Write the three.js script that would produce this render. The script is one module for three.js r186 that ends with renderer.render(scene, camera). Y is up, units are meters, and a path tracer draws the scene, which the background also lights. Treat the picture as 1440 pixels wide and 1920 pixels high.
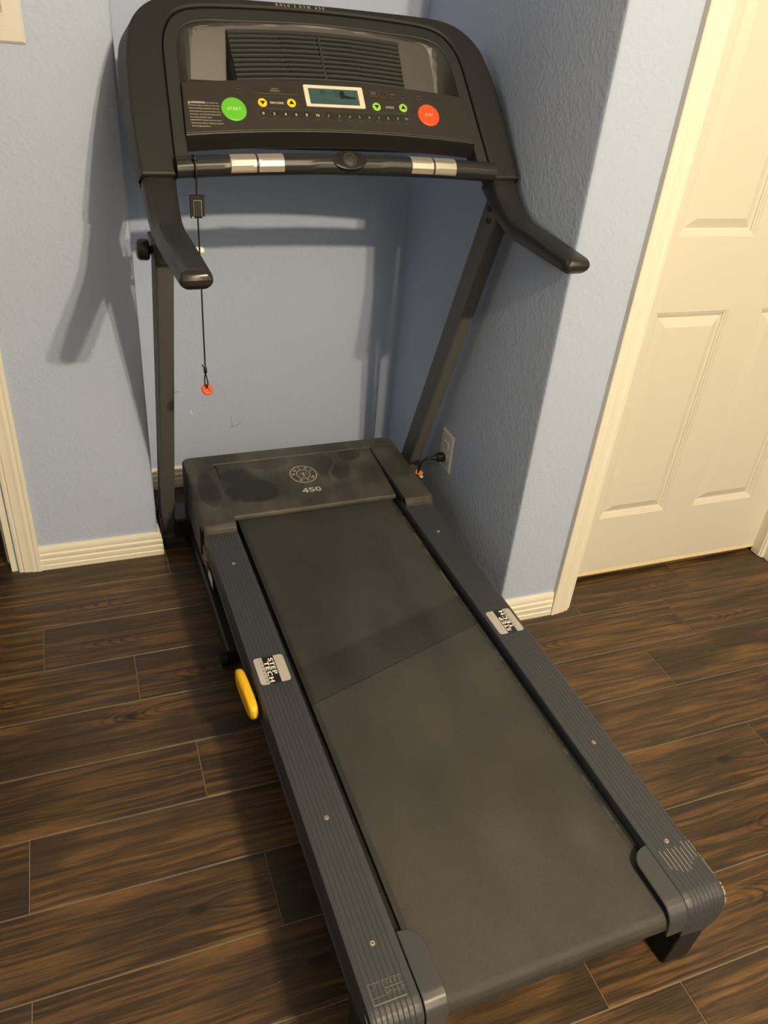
import * as THREE from 'three';
import { mergeGeometries, toCreasedNormals } from 'three/addons/utils/BufferGeometryUtils.js';
import { RoundedBoxGeometry } from 'three/addons/geometries/RoundedBoxGeometry.js';
import { TextGeometry } from 'three/addons/geometries/TextGeometry.js';
import { FontLoader } from 'three/addons/loaders/FontLoader.js';

// ---------------------------------------------------------------- camera, exposure, lamps
const scene = new THREE.Scene();
const camera = new THREE.PerspectiveCamera(66.24, 1440 / 1920, 0.05, 40);
camera.position.set(-0.9672, 1.3988, 1.3936);
camera.rotation.set(-0.57572, -0.40656, 0.10047, 'YXZ');
scene.add(camera);
const renderer = new THREE.WebGLRenderer({ antialias: true });
renderer.toneMapping = THREE.LinearToneMapping;
renderer.toneMappingExposure = 1.0;
renderer.shadowMap.enabled = true;
scene.background = new THREE.Color(0x000000);
const LAMP = { x: 0.125, y: 2.5, z: 2.6, gap: 0.12, power: 15.2, color: new THREE.Color(1.0, 0.80, 0.53) };
const FILL = { x: -2.3, y: 2.3, z: 0.25, power: 0.85, soft: 9, color: new THREE.Color(1.0, 0.88, 0.7) };

// ---------------------------------------------------------------- numbers, noise
let seed = 20240611;
const rnd = () => { seed = (seed * 1664525 + 1013904223) >>> 0; return seed / 4294967296; };
const R = THREE.MathUtils.degToRad;
const V = (x, y, z) => new THREE.Vector3(x, y, z);
const clamp = (x, a = 0, b = 1) => Math.min(b, Math.max(a, x));
const smooth = (a, b, x) => { const t = clamp((x - a) / (b - a)); return t * t * (3 - 2 * t); };
const hash = (x, y, s) => { let h = Math.imul(x, 374761393) ^ Math.imul(y, 668265263) ^ Math.imul(s, 1274126177); h = Math.imul(h ^ (h >>> 13), 1274126177); return ((h ^ (h >>> 16)) >>> 0) / 4294967296; };
// value noise that repeats every px, py cells
function noise(x, y, s, px = 1e6, py = 1e6) {
  const x0 = Math.floor(x), y0 = Math.floor(y), fx = x - x0, fy = y - y0;
  const w = (a, p) => ((a % p) + p) % p;
  const u = fx * fx * (3 - 2 * fx), v = fy * fy * (3 - 2 * fy);
  const a = hash(w(x0, px), w(y0, py), s), b = hash(w(x0 + 1, px), w(y0, py), s), c = hash(w(x0, px), w(y0 + 1, py), s), d = hash(w(x0 + 1, px), w(y0 + 1, py), s);
  return a + (b - a) * u + (c - a) * v + (a - b - c + d) * u * v;
}
function fbm(x, y, s, oct = 4) { let a = 0.5, f = 1, t = 0, n = 0; for (let i = 0; i < oct; i++) { t += a * noise(x * f, y * f, s + i * 17); n += a; a *= 0.5; f *= 2; } return t / n; }

// ---------------------------------------------------------------- textures
function dataTex(w, h, fn, srgb = true, repeat = true) {
  const d = new Uint8Array(w * h * 4);
  for (let j = 0; j < h; j++) for (let i = 0; i < w; i++) {
    const c = fn(i / w, j / h, i, j), o = (j * w + i) * 4;
    if (typeof c === 'number') d[o] = d[o + 1] = d[o + 2] = clamp(c) * 255;
    else { d[o] = clamp(c[0]) * 255; d[o + 1] = clamp(c[1]) * 255; d[o + 2] = clamp(c[2]) * 255; }
    d[o + 3] = 255;
  }
  const t = new THREE.DataTexture(d, w, h, THREE.RGBAFormat);
  t.magFilter = THREE.LinearFilter; t.minFilter = THREE.LinearMipmapLinearFilter; t.generateMipmaps = true;
  if (repeat) t.wrapS = t.wrapT = THREE.RepeatWrapping;
  if (srgb) t.colorSpace = THREE.SRGBColorSpace;
  t.anisotropy = 8; t.needsUpdate = true; return t;
}
function canvasTex(w, h, draw, srgb = true) {
  const c = document.createElement('canvas'); c.width = w; c.height = h;
  const g = c.getContext('2d'); draw(g, w, h);
  const t = new THREE.CanvasTexture(c); if (srgb) t.colorSpace = THREE.SRGBColorSpace; t.anisotropy = 8; return t;
}
const mixc = (a, b, t) => [a[0] + (b[0] - a[0]) * t, a[1] + (b[1] - a[1]) * t, a[2] + (b[2] - a[2]) * t];
// sprayed orange peel on the drywall: rounded blobs 4 to 9 mm across, 0.5 m of wall per tile
const peelTex = dataTex(512, 512, (u, v) => {
  const a = noise(u * 90, v * 90, 3, 90, 90), b = noise(u * 45, v * 45, 9, 45, 45), c = noise(u * 180, v * 180, 5, 180, 180);
  return smooth(0.42, 0.75, a * 0.55 + b * 0.45) * 0.8 + c * 0.2;
}, false);
const fineTex = dataTex(256, 256, (u, v) => 0.5 * noise(u * 128, v * 128, 31, 128, 128) + 0.5 * noise(u * 64, v * 64, 37, 64, 64), false);
// wood-look tile: 0.6 m x 0.15 m of printed walnut
function woodTex(k) {
  const s = 100 + k * 53, knotU = 0.2 + 0.6 * hash(k, 1, 7), knotV = 0.25 + 0.5 * hash(k, 2, 7), hasKnot = k % 3 === 0, hasFigure = k % 2 === 1;
  return dataTex(1024, 256, (u, v) => {
    let x = u * 0.6, y = v * 0.15;
    let wy = y + 0.006 * (fbm(x * 9, y * 20, s) - 0.5) + 0.012 * (fbm(x * 3, y * 5, s + 5) - 0.5);
    if (hasKnot) { const dx = (u - knotU) * 0.6, dy = (v - knotV) * 0.15, r2 = dx * dx / 0.0016 + dy * dy / 0.0002; wy += Math.sign(dy || 1) * 0.012 * Math.exp(-r2 * 0.5); }
    const streak = fbm(x * 7, wy * 150, s + 11, 5), cloud = fbm(x * 6, wy * 22, s + 23, 4), broad = fbm(x * 3.2, wy * 12, s + 41, 3);
    const fibre = fbm(x * 40, wy * 900, s + 61, 2);
    let c = mixc([0.215, 0.162, 0.105], [0.335, 0.252, 0.155], smooth(0.3, 0.7, streak));
    c = mixc(c, [0.425, 0.305, 0.172], 0.6 * smooth(0.5, 0.74, cloud) * smooth(0.32, 0.66, streak));
    c = mixc(c, [0.165, 0.132, 0.1], 0.7 * smooth(0.52, 0.72, 1 - broad) * smooth(0.25, 0.6, 1 - streak * 0.6));
    if (hasFigure) {
      const fx = (u - knotU) * 0.6, fy = (v - knotV) * 0.15, ring = Math.sin((fx * 190 - fy * fy * 22000 + 5 * fbm(x * 14, y * 30, s + 71)) );
      const m = smooth(0.11, 0.02, Math.abs(fx)) * smooth(0.055, 0.01, Math.abs(fy));
      c = mixc(c, [0.12, 0.082, 0.05], 0.6 * m * smooth(0.2, 0.95, ring));
      c = mixc(c, [0.40, 0.235, 0.12], 0.35 * m * smooth(0.2, 0.95, -ring));
    }
    if (hasKnot) { const dx = (u - knotU) * 0.6, dy = (v - knotV) * 0.15, r = Math.sqrt(dx * dx / 4 + dy * dy); c = mixc(c, [0.09, 0.068, 0.05], 0.8 * smooth(0.014, 0.004, r)); }
    const vein = smooth(0.6, 0.74, fbm(x * 5, wy * 260, s + 91, 3)); c = mixc(c, [0.14, 0.105, 0.072], 0.55 * vein);
    const f = 1.08 * (0.8 + 0.4 * fibre);
    return [c[0] * f, c[1] * f, c[2] * f];
  });
}
const woods = Array.from({ length: 8 }, (_, k) => woodTex(k));
const woodBump = dataTex(512, 256, (u, v) => fbm(u * 14, v * 70, 900, 4), false);

// ---------------------------------------------------------------- materials
const std = (o) => new THREE.MeshStandardMaterial(o);
const rep = (t, r) => { const c = t.clone(); c.repeat.set(r, r); c.needsUpdate = true; return c; };
const WALL = new THREE.Color(0.402, 0.477, 0.655);
const M = {
  wall: std({ color: WALL, roughness: 0.62, bumpMap: peelTex, bumpScale: 0.00045 }),
  ceiling: std({ color: new THREE.Color(0.42, 0.4, 0.36), roughness: 0.9 }),
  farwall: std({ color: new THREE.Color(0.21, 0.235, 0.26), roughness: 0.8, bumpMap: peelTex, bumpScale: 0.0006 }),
  trim: std({ color: new THREE.Color(0.76, 0.73, 0.64), roughness: 0.45 }),
  door: std({ color: new THREE.Color(0.65, 0.62, 0.55), roughness: 0.5, bumpMap: fineTex, bumpScale: 0.0001 }),
  scuff: std({ color: new THREE.Color(0.24, 0.26, 0.3), roughness: 0.8 }),
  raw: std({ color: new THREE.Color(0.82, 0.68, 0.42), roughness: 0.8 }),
  grout: std({ color: new THREE.Color(0.17, 0.135, 0.095), roughness: 0.9 }),
  plate: std({ color: new THREE.Color(0.66, 0.64, 0.6), roughness: 0.35 }),
  outlet: std({ color: new THREE.Color(0.82, 0.79, 0.73), roughness: 0.35 }),
  slot: std({ color: 0x1a1815, roughness: 0.7 }),
  plastic: std({ color: new THREE.Color(0.0115, 0.0117, 0.0118), roughness: 0.55, bumpMap: fineTex, bumpScale: 0.00012 }),
  bezel: std({ color: new THREE.Color(0.019, 0.0188, 0.0185), roughness: 0.55, bumpMap: fineTex, bumpScale: 0.00012 }),
  tray: std({ color: new THREE.Color(0.033, 0.031, 0.029), roughness: 0.44, bumpMap: fineTex, bumpScale: 0.00012 }),
  dark: std({ color: 0x0c0b0a, roughness: 0.7 }),
  slat: std({ color: new THREE.Color(0.025, 0.0245, 0.0235), roughness: 0.55 }),
  rubber: std({ color: new THREE.Color(0.028, 0.026, 0.024), roughness: 0.5 }),
  cap: std({ color: new THREE.Color(0.022, 0.02, 0.018), roughness: 0.28 }),
  steel: std({ color: new THREE.Color(0.075, 0.072, 0.066), roughness: 0.5, metalness: 0.2 }),
  rail: std({ color: new THREE.Color(0.038, 0.0405, 0.049), roughness: 0.5, bumpMap: fineTex, bumpScale: 0.0001 }),
  silver: std({ color: new THREE.Color(0.43, 0.4, 0.345), roughness: 0.45, metalness: 0.6 }),
  screw: std({ color: new THREE.Color(0.34, 0.3, 0.23), roughness: 0.5, metalness: 0.3 }),
  green: std({ color: new THREE.Color(0.12, 0.50, 0.03), roughness: 0.45 }),
  lime: std({ color: new THREE.Color(0.30, 0.62, 0.05), roughness: 0.45 }),
  red: std({ color: new THREE.Color(0.80, 0.085, 0.015), roughness: 0.45 }),
  yellow: std({ color: new THREE.Color(0.85, 0.62, 0.02), roughness: 0.45 }),
  latch: std({ color: new THREE.Color(0.82, 0.50, 0.012), roughness: 0.4 }),
  white: std({ color: new THREE.Color(0.75, 0.72, 0.66), roughness: 0.5 }),
  ink: std({ color: new THREE.Color(0.3, 0.28, 0.24), roughness: 0.6 }),
  tan: std({ color: new THREE.Color(0.26, 0.22, 0.15), roughness: 0.5, metalness: 0.3 }),
  orange: std({ color: new THREE.Color(0.62, 0.2, 0.04), roughness: 0.6 }),
  cord: std({ color: 0x12110f, roughness: 0.4 }),
};

// ---------------------------------------------------------------- treadmill prints and materials
const KEYX = [-0.1545, -0.132, -0.1085, -0.086, -0.064, -0.041, -0.0172, 0.0067, 0.0296, 0.0516, 0.0736, 0.0956, 0.1166, 0.139, 0.1586];
const KEYS = ['0', '2', '4', '6', '8', '10', '2', '3', '4', '5', '6', '7', '8', '9', '10'];
const panelTex = canvasTex(2048, 544, (g, w, h) => {
  const X = (x) => (x + 0.33) / 0.66 * w, Y = (t) => h - (t - 0.06) / 0.175 * h, S = w / 0.66;
  g.fillStyle = '#2b2823'; g.fillRect(0, 0, w, h);
  const txt = (s, x, t, size, col, weight = '', align = 'center') => { g.font = `${weight} ${Math.round(size * S)}px sans-serif`; g.fillStyle = col; g.textAlign = align; g.textBaseline = 'middle'; g.fillText(s, X(x), Y(t)); };
  const pill = (x0, x1, t, r, fill, line) => { g.beginPath(); const a = X(x0), b = X(x1), c = Y(t), q = r * S; g.arc(a + q, c, q, Math.PI / 2, 1.5 * Math.PI); g.arc(b - q, c, q, 1.5 * Math.PI, 2.5 * Math.PI); g.closePath(); if (fill) { g.fillStyle = fill; g.fill(); } if (line) { g.strokeStyle = line; g.lineWidth = 2.5; g.stroke(); } };
  pill(-0.1655, -0.0305, 0.131, 0.0105, '#24221d', '#454139'); pill(-0.0275, 0.17, 0.1315, 0.0105, '#24221d', '#454139');
  pill(-0.165, -0.079, 0.1555, 0.0125, null, '#45413a'); pill(0.083, 0.17, 0.157, 0.0125, null, '#45413a');
  KEYX.forEach((x, i) => { g.beginPath(); g.arc(X(x), Y(0.131), 0.0084 * S, 0, 7); g.fillStyle = '#1d1b17'; g.fill(); g.strokeStyle = '#4a463d'; g.lineWidth = 2; g.stroke(); txt(KEYS[i], x, 0.131, 0.0085, i < 6 ? '#d8c08a' : '#8f9a72', 'bold'); });
  pill(-0.169, -0.074, 0.1835, 0.0085, '#282520', '#454138'); txt('QUICK', -0.1215, 0.1862, 0.0046, '#8d867a', 'bold'); txt('WORKOUT', -0.1215, 0.1812, 0.0046, '#8d867a', 'bold');
  pill(0.081, 0.107, 0.187, 0.0065, '#282520', '#454138'); txt('WORK', 0.094, 0.1892, 0.0042, '#8d867a', 'bold'); txt('OUTS', 0.094, 0.1848, 0.0042, '#8d867a', 'bold');
  for (const x of [-0.197, 0.2, 0.1165, 0.1375, 0.1615]) { const t = x < 0 ? 0.1815 : x > 0.19 ? 0.186 : 0.187; g.beginPath(); g.arc(X(x), Y(t), 0.0078 * S, 0, 7); g.fillStyle = '#26231e'; g.fill(); g.strokeStyle = '#4a463d'; g.lineWidth = 2; g.stroke(); }
  txt('FAN', 0.1375, 0.187, 0.0042, '#8d867a', 'bold'); txt('+', 0.1615, 0.187, 0.007, '#8d867a'); txt('-', 0.1165, 0.187, 0.009, '#8d867a'); txt('ON', -0.197, 0.1815, 0.0042, '#6d675c', 'bold'); txt('PWR', 0.2, 0.186, 0.0038, '#6d675c', 'bold');
  txt('INCLINE', -0.122, 0.1555, 0.0072, '#cfc6b4', 'bold'); txt('SPEED', 0.1262, 0.157, 0.0068, '#b5ad9c', 'bold');
  // warning text
  const L = ['To reduce risk', 'of serious injury, stand on foot rails', 'before starting treadmill, read and', "understand the user's manual, all in-", 'structions, and the warnings before', 'use. Keep children away.', 'IMPORTANT: Incline must be set at', 'lowest level before folding treadmill', 'into storage position.'];
  g.font = `bold ${Math.round(0.0056 * S)}px sans-serif`; g.fillStyle = '#d8d0c0'; g.textAlign = 'left'; g.fillText('WARNING:', X(-0.2945), Y(0.149));
  g.beginPath(); g.moveTo(X(-0.301), Y(0.1465)); g.lineTo(X(-0.2955), Y(0.1465)); g.lineTo(X(-0.2983), Y(0.1515)); g.closePath(); g.fill();
  L.forEach((s, i) => { g.font = `bold ${Math.round(0.0036 * S)}px sans-serif`; g.fillStyle = '#b9b1a0'; g.textAlign = 'left'; g.fillText(s, X(i ? -0.301 : -0.2655), Y(0.149 - i * 0.0062)); });
});
const screenTex = canvasTex(512, 176, (g, w, h) => {
  g.fillStyle = '#3c5656'; g.fillRect(0, 0, w, h);
  g.strokeStyle = '#1c3032'; g.lineWidth = 8; g.lineJoin = 'round';
  const seg = (x, s) => { const a = x, b = x + 42, t = 22, m = 48, l = 76; const q = { a: [a, t, b, t], b: [b, t, b, m], c: [b, m, b, l], d: [a, l, b, l], e: [a, m, a, l], f: [a, t, a, m], g: [a, m, b, m] }; for (const k of s) { const p = q[k]; g.beginPath(); g.moveTo(p[0], p[1]); g.lineTo(p[2], p[3]); g.stroke(); } };
  seg(128, 'abefg'); seg(196, 'g'); seg(264, 'acdfg');
  g.fillStyle = '#152527'; g.fillRect(318, 18, 50, 84); for (let i = 0; i < 8; i++) g.fillRect(368 + i * 14, 62 + i * 4 - (i > 5 ? 8 : 0), 14, 40 - i * 4 + (i > 5 ? 8 : 0));
  g.strokeStyle = 'rgba(34,54,55,0.55)'; g.lineWidth = 3; for (let i = 0; i < 30; i++) { g.beginPath(); g.moveTo(20 + i * 16, 118); g.lineTo(20 + i * 16, 160); g.stroke(); }
});
const stickerTex = canvasTex(462, 378, (g, w, h) => {
  g.fillStyle = '#b0aea8'; g.fillRect(0, 0, w, h); g.fillStyle = '#1b1815'; g.fillRect(0, h * 0.325, w, h * 0.385);
  g.fillStyle = '#f2ece0'; g.textBaseline = 'alphabetic'; g.font = `bold ${h * 0.215}px sans-serif`;
  const put = (s, x0, x1, y) => { const m = g.measureText(s).width; g.save(); g.translate(x0, y); g.scale((x1 - x0) / m, 1); g.textAlign = 'left'; g.fillText(s, 0, 0); g.restore(); };
  put('STEP', w * 0.06, w * 0.70, h * 0.515); put('TECH', w * 0.17, w * 0.98, h * 0.692);
  g.fillStyle = '#4b463d'; g.font = `bold ${h * 0.1}px sans-serif`; [...'CUSHION'].forEach((c, i) => { g.textAlign = 'center'; g.fillText(c, w * (0.09 + i * 0.137), h * 0.815); });
});
const logoAlpha = canvasTex(512, 512, (g, w) => {
  g.fillStyle = '#000'; g.fillRect(0, 0, w, w); g.strokeStyle = '#fff'; g.fillStyle = '#fff'; const c = w / 2;
  g.lineWidth = 15; g.beginPath(); g.arc(c, c, 236, 0, 7); g.stroke(); g.lineWidth = 13; g.beginPath(); g.arc(c, c, 120, 0, 7); g.stroke();
  g.font = 'bold 88px sans-serif'; g.textAlign = 'center'; g.textBaseline = 'middle';
  const ring = (s, a0, step, flip) => [...s].forEach((ch, i) => { const a = R(a0 + i * step); g.save(); g.translate(c + 178 * Math.cos(a), c + 178 * Math.sin(a)); g.rotate(a + (flip ? -Math.PI / 2 : Math.PI / 2)); g.scale(1, 0.8); g.fillText(ch, 0, 0); g.restore(); });
  ring("GOLDS", -172, 36, false); ring('GYM', 118, -42, true);
  // small figure holding a bar
  g.globalAlpha = 0.75; g.beginPath(); g.arc(c, c - 42, 14, 0, 7); g.fill(); g.lineWidth = 10; g.beginPath(); g.moveTo(c - 60, c - 8); g.quadraticCurveTo(c, c - 40, c + 60, c - 8); g.stroke(); g.fillRect(c - 14, c - 28, 28, 62); g.fillRect(c - 18, c + 30, 12, 48); g.fillRect(c + 6, c + 30, 12, 48); g.fillRect(c - 66, c - 22, 10, 34); g.fillRect(c + 56, c - 22, 10, 34);
}, false);
const numberAlpha = canvasTex(256, 96, (g, w, h) => { g.fillStyle = '#000'; g.fillRect(0, 0, w, h); g.fillStyle = '#fff'; g.font = 'bold 92px sans-serif'; g.textAlign = 'center'; g.textBaseline = 'middle'; g.save(); g.translate(w / 2, h / 2 + 4); g.scale(1.3, 0.95); g.fillText('450', 0, 0); g.restore(); }, false);
// belt: speckled black rubber, a darker worn band ahead of the slanting splice
const beltTex = dataTex(424, 1400, (u, v) => {
  const x = u * 0.441 - 0.2205, z = 0.9 - v * 1.4;
  let k = 0.222 + 0.035 * (fbm(x * 14, z * 7, 401) - 0.5) * 2;
  const sp = z - (0.2155 - x * 0.294);                               // behind the splice where positive
  k -= 0.045 * smooth(-0.115, -0.1, sp) * smooth(0.0, -0.004, sp);
  k += 0.05 * smooth(0.0022, 0.0008, Math.abs(sp)); k -= 0.06 * smooth(0.0035, 0.0015, Math.abs(sp + 0.003));
  k += 0.045 * smooth(0.45, 0.8, fbm(x * 5 + 9, z * 3, 433)) ;
  k += 0.055 * (0.3 + fbm(x * 30, z * 30, 477)) * Math.exp(-(((x - 0.15) / 0.03) ** 2 + ((z - 0.7) / 0.05) ** 2));
  const edge = Math.abs(x) > 0.211; if (edge) k -= 0.08 * (0.5 + fbm(x * 90, z * 30, 450));
  if (x > 0.213 && fbm(z * 60, 3, 461) > 0.6) k += 0.12;
  k *= 0.9 + 0.2 * hash(Math.floor(u * 424), Math.floor(v * 1400), 5);
  return [k * 0.87, k * 0.86, k * 0.815];
}, true, false);
const beltBump = dataTex(256, 256, (u, v) => 0.6 * noise(u * 110, v * 110, 71, 110, 110) + 0.4 * hash(Math.floor(u * 256), Math.floor(v * 256), 9), false); beltBump.repeat.set(9, 30);
// hood dust: pale film with wiped patches
const dust = (x, z) => {
  let k = 0.5 + 0.9 * (fbm(x * 9, z * 12, 501) - 0.5) + 0.5 * (fbm(x * 40, z * 12, 507) - 0.5);
  const blob = (cx, cz, rx, rz, a) => { const w = 0.35 * (fbm(x * 22, z * 22, 517) - 0.5); const d = Math.hypot((x - cx) / rx, (z - cz) / rz) + w; k -= a * smooth(1.05, 0.85, d); };
  blob(-0.16, -0.49, 0.075, 0.05, 0.5); blob(-0.19, -0.56, 0.05, 0.035, 0.3); blob(0.16, -0.6, 0.035, 0.03, 0.45); blob(0.09, -0.55, 0.05, 0.06, 0.25); blob(-0.275, -0.5, 0.03, 0.09, 0.3); blob(-0.08, -0.6, 0.06, 0.03, 0.25);
  const st = Math.abs(x - 0.09 - 0.02 * Math.sin(z * 40) - 0.1 * (z + 0.56)); k += 0.35 * smooth(0.008, 0.001, st) * smooth(-0.64, -0.6, z) * smooth(-0.47, -0.52, z);
  return clamp(k, 0, 1.2);
};
const hoodTex = dataTex(700, 420, (u, v) => { const x = u * 0.7 - 0.35, z = v * 0.42 - 0.7, k = dust(x, z), c = mixc([0.125, 0.121, 0.112], [0.36, 0.345, 0.315], k), f = 0.95 + 0.1 * hash(Math.floor(u * 700), Math.floor(v * 420), 3); return [c[0] * f, c[1] * f, c[2] * f]; }, true, false);
hoodTex.repeat.set(1 / 0.7, 1 / 0.42); hoodTex.offset.set(0.5, 0.7 / 0.42);   // uv comes in metres
Object.assign(M, {
  cover: std({ color: new THREE.Color(0.045, 0.0465, 0.052), roughness: 0.42 }),
  sticker: std({ map: stickerTex, roughness: 0.35 }),
  belt: std({ map: beltTex, roughness: 0.56, bumpMap: beltBump, bumpScale: 0.0006 }),
  hood: std({ map: hoodTex, roughness: 0.55 }), lid: std({ map: hoodTex, roughness: 0.55 }),
  frame: std({ color: 0x1b1a18, roughness: 0.45 }),
  post: std({ color: new THREE.Color(0.077, 0.076, 0.074), roughness: 0.5 }),
  grip: std({ color: new THREE.Color(0.0165, 0.0165, 0.0165), roughness: 0.42, bumpMap: fineTex, bumpScale: 0.00012 }),
  lip: std({ color: new THREE.Color(0.011, 0.01, 0.009), roughness: 0.4 }),
  hole: std({ color: 0x060605, roughness: 0.9 }),
  panel: std({ map: panelTex, roughness: 0.5 }),
  screen: std({ map: screenTex, roughness: 0.25 }),
  lcdframe: std({ color: new THREE.Color(0.72, 0.66, 0.55), roughness: 0.45 }),
  lightgreen: std({ color: new THREE.Color(0.5, 0.75, 0.3), roughness: 0.5 }), lightred: std({ color: new THREE.Color(0.95, 0.4, 0.25), roughness: 0.5 }),
  wear: std({ color: new THREE.Color(0.14, 0.13, 0.115), roughness: 0.6 }), wearText: std({ color: new THREE.Color(0.3, 0.28, 0.24), roughness: 0.5 }),
  logo: std({ color: new THREE.Color(0.42, 0.41, 0.38), roughness: 0.5, alphaMap: logoAlpha, transparent: true }),
  number: std({ color: new THREE.Color(0.42, 0.41, 0.38), roughness: 0.5, alphaMap: numberAlpha, transparent: true }),
  ring: std({ color: new THREE.Color(0.82, 0.10, 0.02), roughness: 0.35 }),
});

// ---------------------------------------------------------------- building helpers
const names = {};
const numbered = (n) => { const k = names[n] = (names[n] ?? -1) + 1; return k ? `${n}_${String(k).padStart(3, '0')}` : n; };
function mesh(name, g, m, parent = scene, label) {
  const o = new THREE.Mesh(Array.isArray(g) ? merge(g) : g, m);
  o.name = parent === scene ? numbered(name) : name; o.castShadow = o.receiveShadow = true;
  if (label) o.userData.label = label;
  parent.add(o); return o;
}
function thing(name, label, category, pos = [0, 0, 0], turn = 0, group) {
  const o = new THREE.Group(); o.name = numbered(name); o.position.set(...pos); o.rotation.y = turn;
  o.userData = { label, category }; if (group) o.userData.group = group; scene.add(o); return o;
}
function struct(name, label, g, m) {
  let o;
  if (g) o = mesh(name, g, m); else { o = new THREE.Group(); o.name = name; scene.add(o); }
  o.userData.kind = 'structure'; if (label) o.userData.label = label; return o;
}
const plain = (g) => { const n = g.index ? g.toNonIndexed() : g; if (!n.attributes.normal) n.computeVertexNormals(); for (const k of Object.keys(n.attributes)) if (!['position', 'normal', 'uv'].includes(k)) n.deleteAttribute(k); return n; };
const merge = (a) => mergeGeometries(a.map(plain));
// uv in units of s metres, from the face's main direction
function metric(g, s = 1) {
  const n = plain(g), p = n.attributes.position, uv = new Float32Array(p.count * 2), a = V(0, 0, 0), b = V(0, 0, 0), c = V(0, 0, 0);
  for (let i = 0; i < p.count; i += 3) {
    a.fromBufferAttribute(p, i); b.fromBufferAttribute(p, i + 1); c.fromBufferAttribute(p, i + 2);
    const f = b.clone().sub(a).cross(c.clone().sub(a)), ax = Math.abs(f.x), ay = Math.abs(f.y), az = Math.abs(f.z);
    [a, b, c].forEach((q, k) => { const w = ax >= ay && ax >= az ? [q.z, q.y] : ay >= az ? [q.x, q.z] : [q.x, q.y]; uv[(i + k) * 2] = w[0] / s; uv[(i + k) * 2 + 1] = w[1] / s; });
  }
  n.setAttribute('uv', new THREE.BufferAttribute(uv, 2)); return n;
}
const box = (x0, x1, y0, y1, z0, z1) => new THREE.BoxGeometry(x1 - x0, y1 - y0, z1 - z0).translate((x0 + x1) / 2, (y0 + y1) / 2, (z0 + z1) / 2);
const rbox = (x0, x1, y0, y1, z0, z1, r = 0.004, seg = 3) => new RoundedBoxGeometry(x1 - x0, y1 - y0, z1 - z0, seg, r).translate((x0 + x1) / 2, (y0 + y1) / 2, (z0 + z1) / 2);
// surface through rings of points
function loft(rings, { closed = true, cap = true, crease = 40, loop = false } = {}) {
  const n = rings[0].length, pos = [], uv = [], dist = (a, b) => a.distanceTo(b);
  const lv = [0]; for (let r = 1; r <= rings.length; r++) lv.push(lv[r - 1] + dist(rings[(r - 1)][0], rings[r % rings.length][0]));
  const quad = (r0, r1, a, b, ua, ub, va, vb) => {
    const A = rings[r0][a], B = rings[r0][b], C = rings[r1][b], D = rings[r1][a];
    for (const [p, q, w, tu, tv] of [[A, B, C, [ua, ub, ub], [va, va, vb]], [A, C, D, [ua, ub, ua], [va, vb, vb]]]) { pos.push(...p.toArray(), ...q.toArray(), ...w.toArray()); for (let i = 0; i < 3; i++) uv.push(tu[i], tv[i]); }
  };
  const R1 = loop ? rings.length : rings.length - 1, N1 = closed ? n : n - 1;
  for (let r = 0; r < R1; r++) { let u = 0; for (let i = 0; i < N1; i++) { const d = dist(rings[r][i], rings[r][(i + 1) % n]); quad(r, (r + 1) % rings.length, i, (i + 1) % n, u, u + d, lv[r], lv[r + 1]); u += d; } }
  if (cap && closed && !loop) for (const r of [0, rings.length - 1]) {
    const P = rings[r], nrm = V(0, 0, 0); for (let i = 1; i < n - 1; i++) nrm.add(P[i].clone().sub(P[0]).cross(P[i + 1].clone().sub(P[0])));
    nrm.normalize(); const ux = P[1].clone().sub(P[0]).normalize(), uy = nrm.clone().cross(ux);
    const flat = P.map(p => new THREE.Vector2(p.clone().sub(P[0]).dot(ux), p.clone().sub(P[0]).dot(uy)));
    for (const f of THREE.ShapeUtils.triangulateShape(flat, [])) for (const i of (r ? f : [f[0], f[2], f[1]])) { pos.push(...P[i].toArray()); uv.push(flat[i].x, flat[i].y); }
  }
  const g = new THREE.BufferGeometry();
  g.setAttribute('position', new THREE.Float32BufferAttribute(pos, 3)); g.setAttribute('uv', new THREE.Float32BufferAttribute(uv, 2));
  g.computeVertexNormals(); return toCreasedNormals(g, R(crease));
}
// profile [x, h] swept along a path [z, y]; h runs along the path's normal (up where the path runs forward)
function sweep(profile, path, o = {}) {
  const nn = path.length, rings = path.map(([z, y], i) => {
    const seg = (a, b) => { const dz = b[0] - a[0], dy = b[1] - a[1], l = Math.hypot(dz, dy); return [-dy / l, dz / l]; };
    const pa = o.loop ? path[(i - 1 + nn) % nn] : path[i - 1], pb = o.loop ? path[(i + 1) % nn] : path[i + 1];
    const a = pa ? seg(pa, path[i]) : seg(path[i], pb), b = pb ? seg(path[i], pb) : a;
    let nz = a[0] + b[0], ny = a[1] + b[1]; const l2 = (nz * nz + ny * ny) / 2 || 1; nz /= l2; ny /= l2;
    const k = 1; return profile.map(([x, h]) => V(x, y + h * ny * k, z + h * nz * k));
  });
  return loft(rings, o);
}
const arcPath = (cz, cy, r, a0, a1, n = 8) => Array.from({ length: n + 1 }, (_, i) => { const a = R(a0 + (a1 - a0) * i / n); return [cz + r * Math.cos(a), cy + r * Math.sin(a)]; });
const tube = (pts, r, seg = 40, rad = 10) => new THREE.TubeGeometry(new THREE.CatmullRomCurve3(pts), seg, r, rad);
const ext = (shape, depth, bevel = 0, seg = 2, curve = 24) => new THREE.ExtrudeGeometry(shape, { depth: depth - 2 * bevel, bevelEnabled: bevel > 0, bevelSize: bevel, bevelThickness: bevel, bevelOffset: -bevel, bevelSegments: seg, curveSegments: curve }).translate(0, 0, bevel);
const poly = (pts) => new THREE.Shape(pts.map(p => new THREE.Vector2(p[0], p[1])));
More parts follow.
